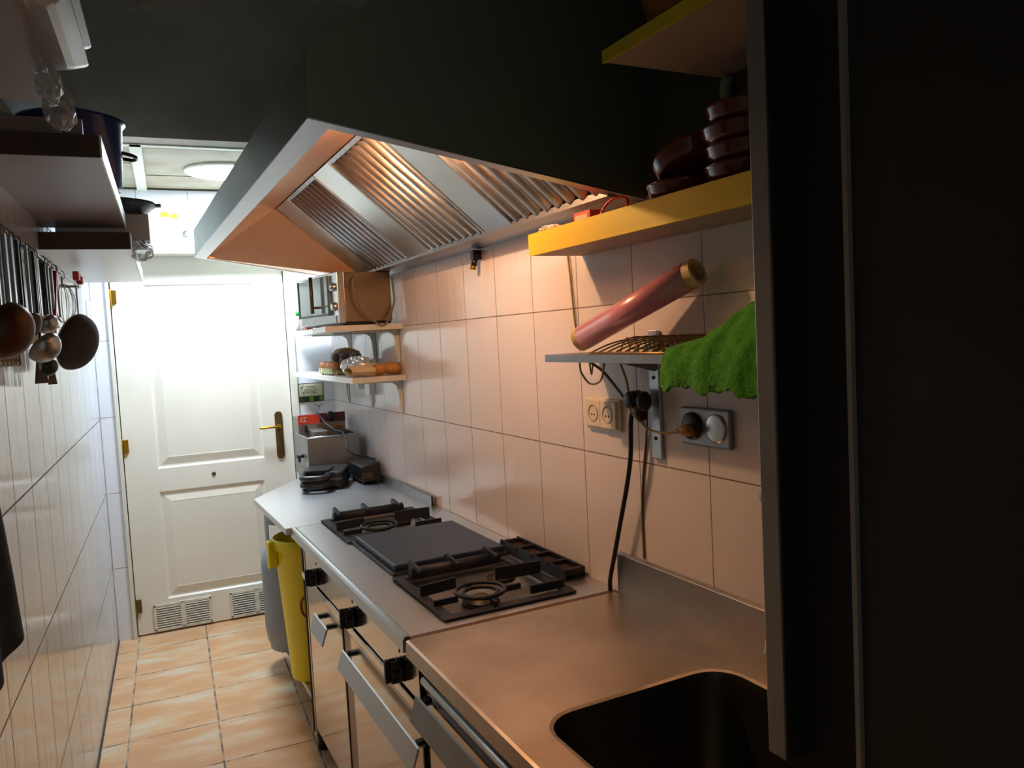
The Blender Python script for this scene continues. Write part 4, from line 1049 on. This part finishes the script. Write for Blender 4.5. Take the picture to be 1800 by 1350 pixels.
platter(-.325, -.11, .72, 1.08, 1.9775, 'white rectangular platter closest to the camera on the highest left shelf')
def bagblob(name, c, r, seed, label):
    m = MB(); m.ball(c, r, 18, 12, .16, seed)
    m.build(name, 'clear', None, c, 'F', label=label, cat='plastic bag')
bagblob('plastic_bag', (-.140, 1.42, 1.925), (.018, .05, .028), 11, 'crumpled clear plastic bag hanging over the edge of the highest left shelf')
bagblob('plastic_bag', (-.138, 1.55, 1.925), (.024, .045, .036), 12, 'second crumpled clear bag at the far edge of the highest left shelf, nearer the pot')
bagblob('plastic_bag', (-.066, 3.05, 1.862), (.034, .09, .036), 14, 'crumpled clear plastic bag hanging off the lower left shelf edge under the white box')
# navy pot
po = thing('stockpot', 'navy blue enamel pot on the left shelf', 'pot', (-.205, 2.60, 1.977), 'F')
c = (-.208, 2.60, 1.977)
MB().lathe([(0, 0), (.110, 0), (.120, .008), (.132, .19), (.140, .194), (.140, .200), (.130, .200), (.126, .19), (.112, .01), (0, .008)], c, 44).build('pot_body', 'navy', po)
m_ = MB(); m_.path(spline([(-.082, 2.56, 2.085), (-.055, 2.57, 2.080), (-.045, 2.60, 2.080), (-.055, 2.63, 2.080), (-.082, 2.64, 2.085)], 5), .0055, 8); m_.build('loop_handle', 'blackpan', po)
m_ = MB(); m_.lathe([(.138, .2005), (.10, .215), (.03, .225), (0, .226)], c, 40).ball((c[0], c[1], c[2]+.238), (.018, .018, .012), 12, 8)
m_.build('lid', 'navy', po)
# pan on box
pb = thing('frying_pan', 'black frying pan resting on the white box on the lower left shelf', 'frying pan', (-.15, 3.10, 1.992), 'F')
c = (-.150, 3.12, 1.992)
MB().lathe([(0, 0), (.105, 0), (.118, .008), (.150, .040), (.154, .040), (.150, .034), (.118, .012), (.10, .006), (0, .006)], c, 40).build('pan_body', 'blackpan', pb)
MB().path([(c[0]+.148, c[1]-.02, c[2]+.034), (c[0]+.165, c[1]-.025, c[2]+.034)], .007, 8).build('helper_handle', 'steel_dull', pb)
MB().box(-.32, -.030, 3.06, 3.34, 1.8975, 1.990).build('white_box', 'paper', None, (-.17, 3.2, 1.897), 'F', label='white carton under the frying pan on the lower left shelf', cat='carton', bevel=.002)
m_ = MB(); m_.path(spline([(-.05, 3.10, 1.885), (-.035, 3.15, 1.89), (-.03, 3.25, 1.885), (-.045, 3.30, 1.88)]), .008, 8); m_.path(spline([(-.06, 3.0, 1.88), (-.03, 3.06, 1.868), (-.026, 3.12, 1.85), (-.05, 3.14, 1.84)]), .003, 8)
m_.build('hanging_hooks', 'steel_dull', None, (-.05, 3.15, 1.88), 'F', label='steel hooks tangled at the front edge of the lower left shelf beside the bag', cat='hook')

# end wall marks
m_ = MB(); m_.prism(rrect(.015, .055, 2.212, 2.238, .006), 'y', YE-.003, YE).prism(rrect(.062, .098, 2.205, 2.230, .006), 'y', YE-.003, YE)
m_.build('yellow_patches', 'patch_y', None, (.06, YE, 2.22), 'F', label='bright yellow patch on the glaring tiles above the door', cat='sticker')  # two thin yellow patches set on the tiles
m_ = MB(); m_.ball((.135, YE-.012, 2.125), (.022, .012, .018), 12, 8).box(.118, .135, YE-.01, YE, 2.09, 2.115)
m_.build('door_hook', 'steel_dull', None, (.135, YE, 2.12), 'F', label='small grey metal hook on the tiles just above the door frame', cat='hook')

# ---------------- utensil rail and hanging utensils
ZR = 1.778; XR = -.302
ur = thing('utensil_rail', 'thin metal rail with hooks on the left wall holding kitchen utensils', 'utensil rail', (XR, 2.6, ZR), 'F')
MB().cyl((XR, 1.52, ZR), (XR, 3.56, ZR), .004, n=8).build('bar', 'steel_dull', ur)
for y in (1.55, 2.6, 3.52): MB().cyl((XL, y, ZR), (XR, y, ZR), .005, n=8).build('wall_post', 'steel_dull', ur)
def hook(mb, y, x=XR, z=ZR):
    mb.path([(x-.002, y, z-.004)]+arc((x, y, z), .007, 180, 0, 6)+[(x+.008, y, z-.014), (x+.004, y, z-.020)], .0016, 6)
def utensil(kind, y, L, label, mh='utensil', mbm='utensil', r=.03, tilt=0, w=.007, xo=0, hl=None, grp='hanging kitchen utensils'):
    """hangs from the rail at y; L = overall length"""
    x = XR+xo; t = thing(kind, label, {'ladle': 'ladle', 'skimmer': 'skimmer', 'turner': 'spatula', 'whisk': 'whisk', 'strainer': 'strainer', 'serving_spoon': 'spoon', 'kitchen_tongs': 'tongs', 'meat_fork': 'fork', 'saucepan': 'saucepan', 'basting_brush': 'brush'}[kind], (XR, y, ZR), 'F', group=grp)
    z0 = ZR-.012; zb = ZR-L; tx = w*.75 if grp.startswith('edge') or mh == 'red' else .003
    h = MB(); hook(h, y); h.build('hook', 'steel_dull', t)
    h = MB(); hb = zb+2*r if kind != 'whisk' else zb+.13
    h.hexa([(x-tx, y-w*.6+tilt, hb-.01), (x+tx, y-w*.6+tilt, hb-.01), (x+tx, y+w*.6+tilt, hb-.01), (x-tx, y+w*.6+tilt, hb-.01)], [(x-tx, y-w, z0), (x+tx, y-w, z0), (x+tx, y+w, z0), (x-tx, y+w, z0)])
    h.build('handle', mh, t, bevel=.001)
    b = MB(); yb = y+tilt; RZ = Matrix.Rotation(math.radians(-28), 4, 'Z')
    def turn(q): R5 = Matrix.Rotation(math.radians(-52), 4, 'Z'); c5 = Vector((x, yb, 0)); q.v = [R5 @ (v-c5)+c5 for v in q.v]
    if kind in ('ladle', 'serving_spoon', 'saucepan'):
        d = .9 if kind == 'ladle' else .35
        if kind == 'saucepan': d = .8
        prof = [(r*math.sin(math.radians(a)), -r*d*math.cos(math.radians(a))) for a in range(0, 91, 10)]
        prof += [(p[0]*.94, p[1]*.94) for p in prof[::-1]]
        m = MB(); m.lathe([(a_, b_) for a_, b_ in prof], (0, 0, 0), 28)
        Rm = Matrix.Rotation(math.radians(-70), 4, 'Y') if kind != 'ladle' else Matrix.Rotation(math.radians(-52), 4, 'Y')
        m.v = [RZ @ Rm @ v + Vector((x+.006+r*.3, yb, zb+r)) for v in m.v]; b = m
    elif kind in ('turner', 'skimmer'):
        b = MB(); n = 5; zt = zb+r*2.6
        if kind == 'turner':
            b.prism([(yb-r*.45, zt), (yb+r*.45, zt), (yb+r*.8, zb), (yb-r*.8, zb)], 'x', x, x+.002); turn(b)
        else:
            b.path([(x+.002, yb-r*.8, zb+r*2), (x+.002, yb+r*.8, zb+r*2), (x+.002, yb+r*.8, zb), (x+.002, yb-r*.8, zb)], .003, 6, closed=True)
            for i in range(1, 5):
                q = -r*.8+1.6*r*i/5; b.box(x, x+.002, yb+q-.003, yb+q+.003, zb, zb+r*2); b.box(x, x+.002, yb-r*.8, yb+r*.8, zb+2*r*i/5-.003, zb+2*r*i/5+.003)
            turn(b)
    elif kind == 'whisk':
        for k in range(5):
            a = PI*k/5
            pts = []
            for i in range(17):
                q = 2*PI*i/16-PI/2; q = -PI/2+PI*2*i/16
                s = math.sin(PI*i/16); u = .034*math.sin(2*PI*i/16); z = zb+.13*(.5+.5*math.cos(2*PI*i/16))
                pts.append((x+u*math.cos(a), yb+u*math.sin(a), z))
            b.path(pts[:-1], .0012, 6, closed=True)
    elif kind == 'strainer':
        prof = [(r*math.sin(math.radians(a)), -r*.62*math.cos(math.radians(a))) for a in range(0, 91, 10)]
        m = MB(); m.lathe(prof, (0, 0, 0), 28)
        Rm = Matrix.Rotation(math.radians(-74), 4, 'Y')
        m.v = [RZ @ Rm @ v + Vector((x+.008+r*.3, yb, zb+r)) for v in m.v]; b = m
        rm_ = MB(); rm_.path([RZ @ Rm @ Vector((r*math.cos(2*PI*i/28), r*math.sin(2*PI*i/28), 0)) + Vector((x+.008+r*.3, yb, zb+r)) for i in range(28)], .0025, 6, closed=True)
        rm_.build('rim', 'steel_dull', t)
    elif kind == 'kitchen_tongs':
        for s in (-1, 1): b.hexa([(x, yb+s*.016-.006, zb), (x+.003, yb+s*.016-.006, zb), (x+.003, yb+s*.016+.006, zb), (x, yb+s*.016+.006, zb)], [(x, yb-.004, zb+.12), (x+.003, yb-.004, zb+.12), (x+.003, yb+.004, zb+.12), (x, yb+.004, zb+.12)])
    elif kind == 'meat_fork':
        for s in (-1, 1): b.path([(x, yb, zb+2*r), (x, yb+s*.010, zb+2*r-.015), (x, yb+s*.010, zb)], .002, 6)
    elif kind == 'basting_brush':
        b.box(x-.005, x+.008, yb-.02, yb+.02, zb, zb+2*r)
    b.build({'ladle': 'bowl', 'serving_spoon': 'bowl', 'saucepan': 'bowl', 'turner': 'blade', 'skimmer': 'slotted_blade', 'whisk': 'wires', 'strainer': 'mesh_bowl', 'kitchen_tongs': 'arms', 'meat_fork': 'prongs', 'basting_brush': 'bristles'}[kind], mbm, t, solid=(.001 if kind in ('strainer',) else 0))
    return t
utensil('skimmer', 1.90, .288, 'slotted steel skimmer with square holes, hanging nearest the camera', r=.026)
utensil('saucepan', 1.63, .276, 'round burnt copper-brown pan hanging at the left edge of the picture', 'copper', 'copper', r=.052, xo=.02)
utensil('serving_spoon', 2.04, .232, 'small dark brown bowl right beside the burnt round pan', 'utensil_k', 'copper', r=.030, xo=.012)
utensil('ladle', 2.13, .288, 'large steel ladle with dark inside, hanging low in the row', 'utensil', 'utensil', r=.040, xo=.016)
utensil('ladle', 2.34, .215, 'small round steel ladle just left of the red handle', r=.028, xo=.006)
utensil('turner', 2.32, .340, 'steel turner whose blade hangs lowest, left of the narrow black spatula', 'utensil', 'utensil_k', r=.022)
utensil('turner', 2.52, .350, 'narrow black spatula hanging low beneath the small pans', 'utensil_k', 'utensil_k', r=.016)
utensil('turner', 2.76, .250, 'red handled steel spatula hanging in front of the dark strainer', 'red', 'utensil', r=.022, w=.013, tilt=-.16)
utensil('whisk', 2.96, .165, 'balloon whisk of thin wires beyond the red handle', r=.034)
utensil('strainer', 2.79, .318, 'large dark mesh strainer, the biggest piece at the far end of the row', 'utensil', 'mesh', r=.088, xo=.004)
utensil('meat_fork', 3.40, .17, 'short steel fork at the far end of the rail above the strainer', r=.03)
utensil('saucepan', 2.25, .322, 'small black pan under the large ladle', 'utensil_k', 'utensil_k', r=.024, xo=.014)
near = 'plain steel utensil seen edge-on in the crowded near half of the rail'
for yy, LL, kk, ww in ((1.72, .24, 'turner', .014), (1.83, .22, 'turner', .010), (1.93, .23, 'serving_spoon', .012), (1.99, .20, 'turner', .014), (2.06, .25, 'turner', .009), (2.13, .23, 'kitchen_tongs', .010), (2.28, .24, 'turner', .011), (2.38, .20, 'serving_spoon', .010), (2.52, .21, 'kitchen_tongs', .009), (2.58, .26, 'meat_fork', .009), (2.66, .19, 'turner', .009)):
    utensil(kk, yy, LL, near, 'utensil_k' if kk == 'kitchen_tongs' else 'utensil', r=.020, w=ww, grp='edge-on steel utensils on the rail')
m_ = MB(); m_.box(XR-.006, XR+.016, 3.36, 3.44, ZR+.012, ZR+.045).box(XR, XR+.022, 3.42, 3.46, ZR+.0, ZR+.03)
m_.build('red_clip', 'red', None, (XR, 3.40, ZR), 'F', label='dark red plastic clip on the rail beneath the lower left shelf', cat='clip', bevel=.004)

# navy apron hanging at the left edge
def apron(u, v):
    z = 1.42-.375*v+.015*u*v; ytop = 1.18+.17*u; y = ytop*(1-v**.8)+(1.10+.38*u)*v**.8
    return (-.266+.006*math.sin(u*14+v*2)*(.3+v)+.012*v, y, z)
ap = thing('apron', 'navy cloth apron hanging at the lower left edge of the picture', 'apron', (-.26, 1.25, 1.42), 'F')
MB().grid(apron, 40, 30).build('apron_cloth', 'cloth_navy', ap, solid=.008)
MB().path(spline([(XL+.01, 1.19, 1.47), (-.30, 1.19, 1.47), (-.275, 1.19, 1.455), (-.265, 1.19, 1.42)]), .005, 8).build('neck_loop', 'cloth_navy', ap)
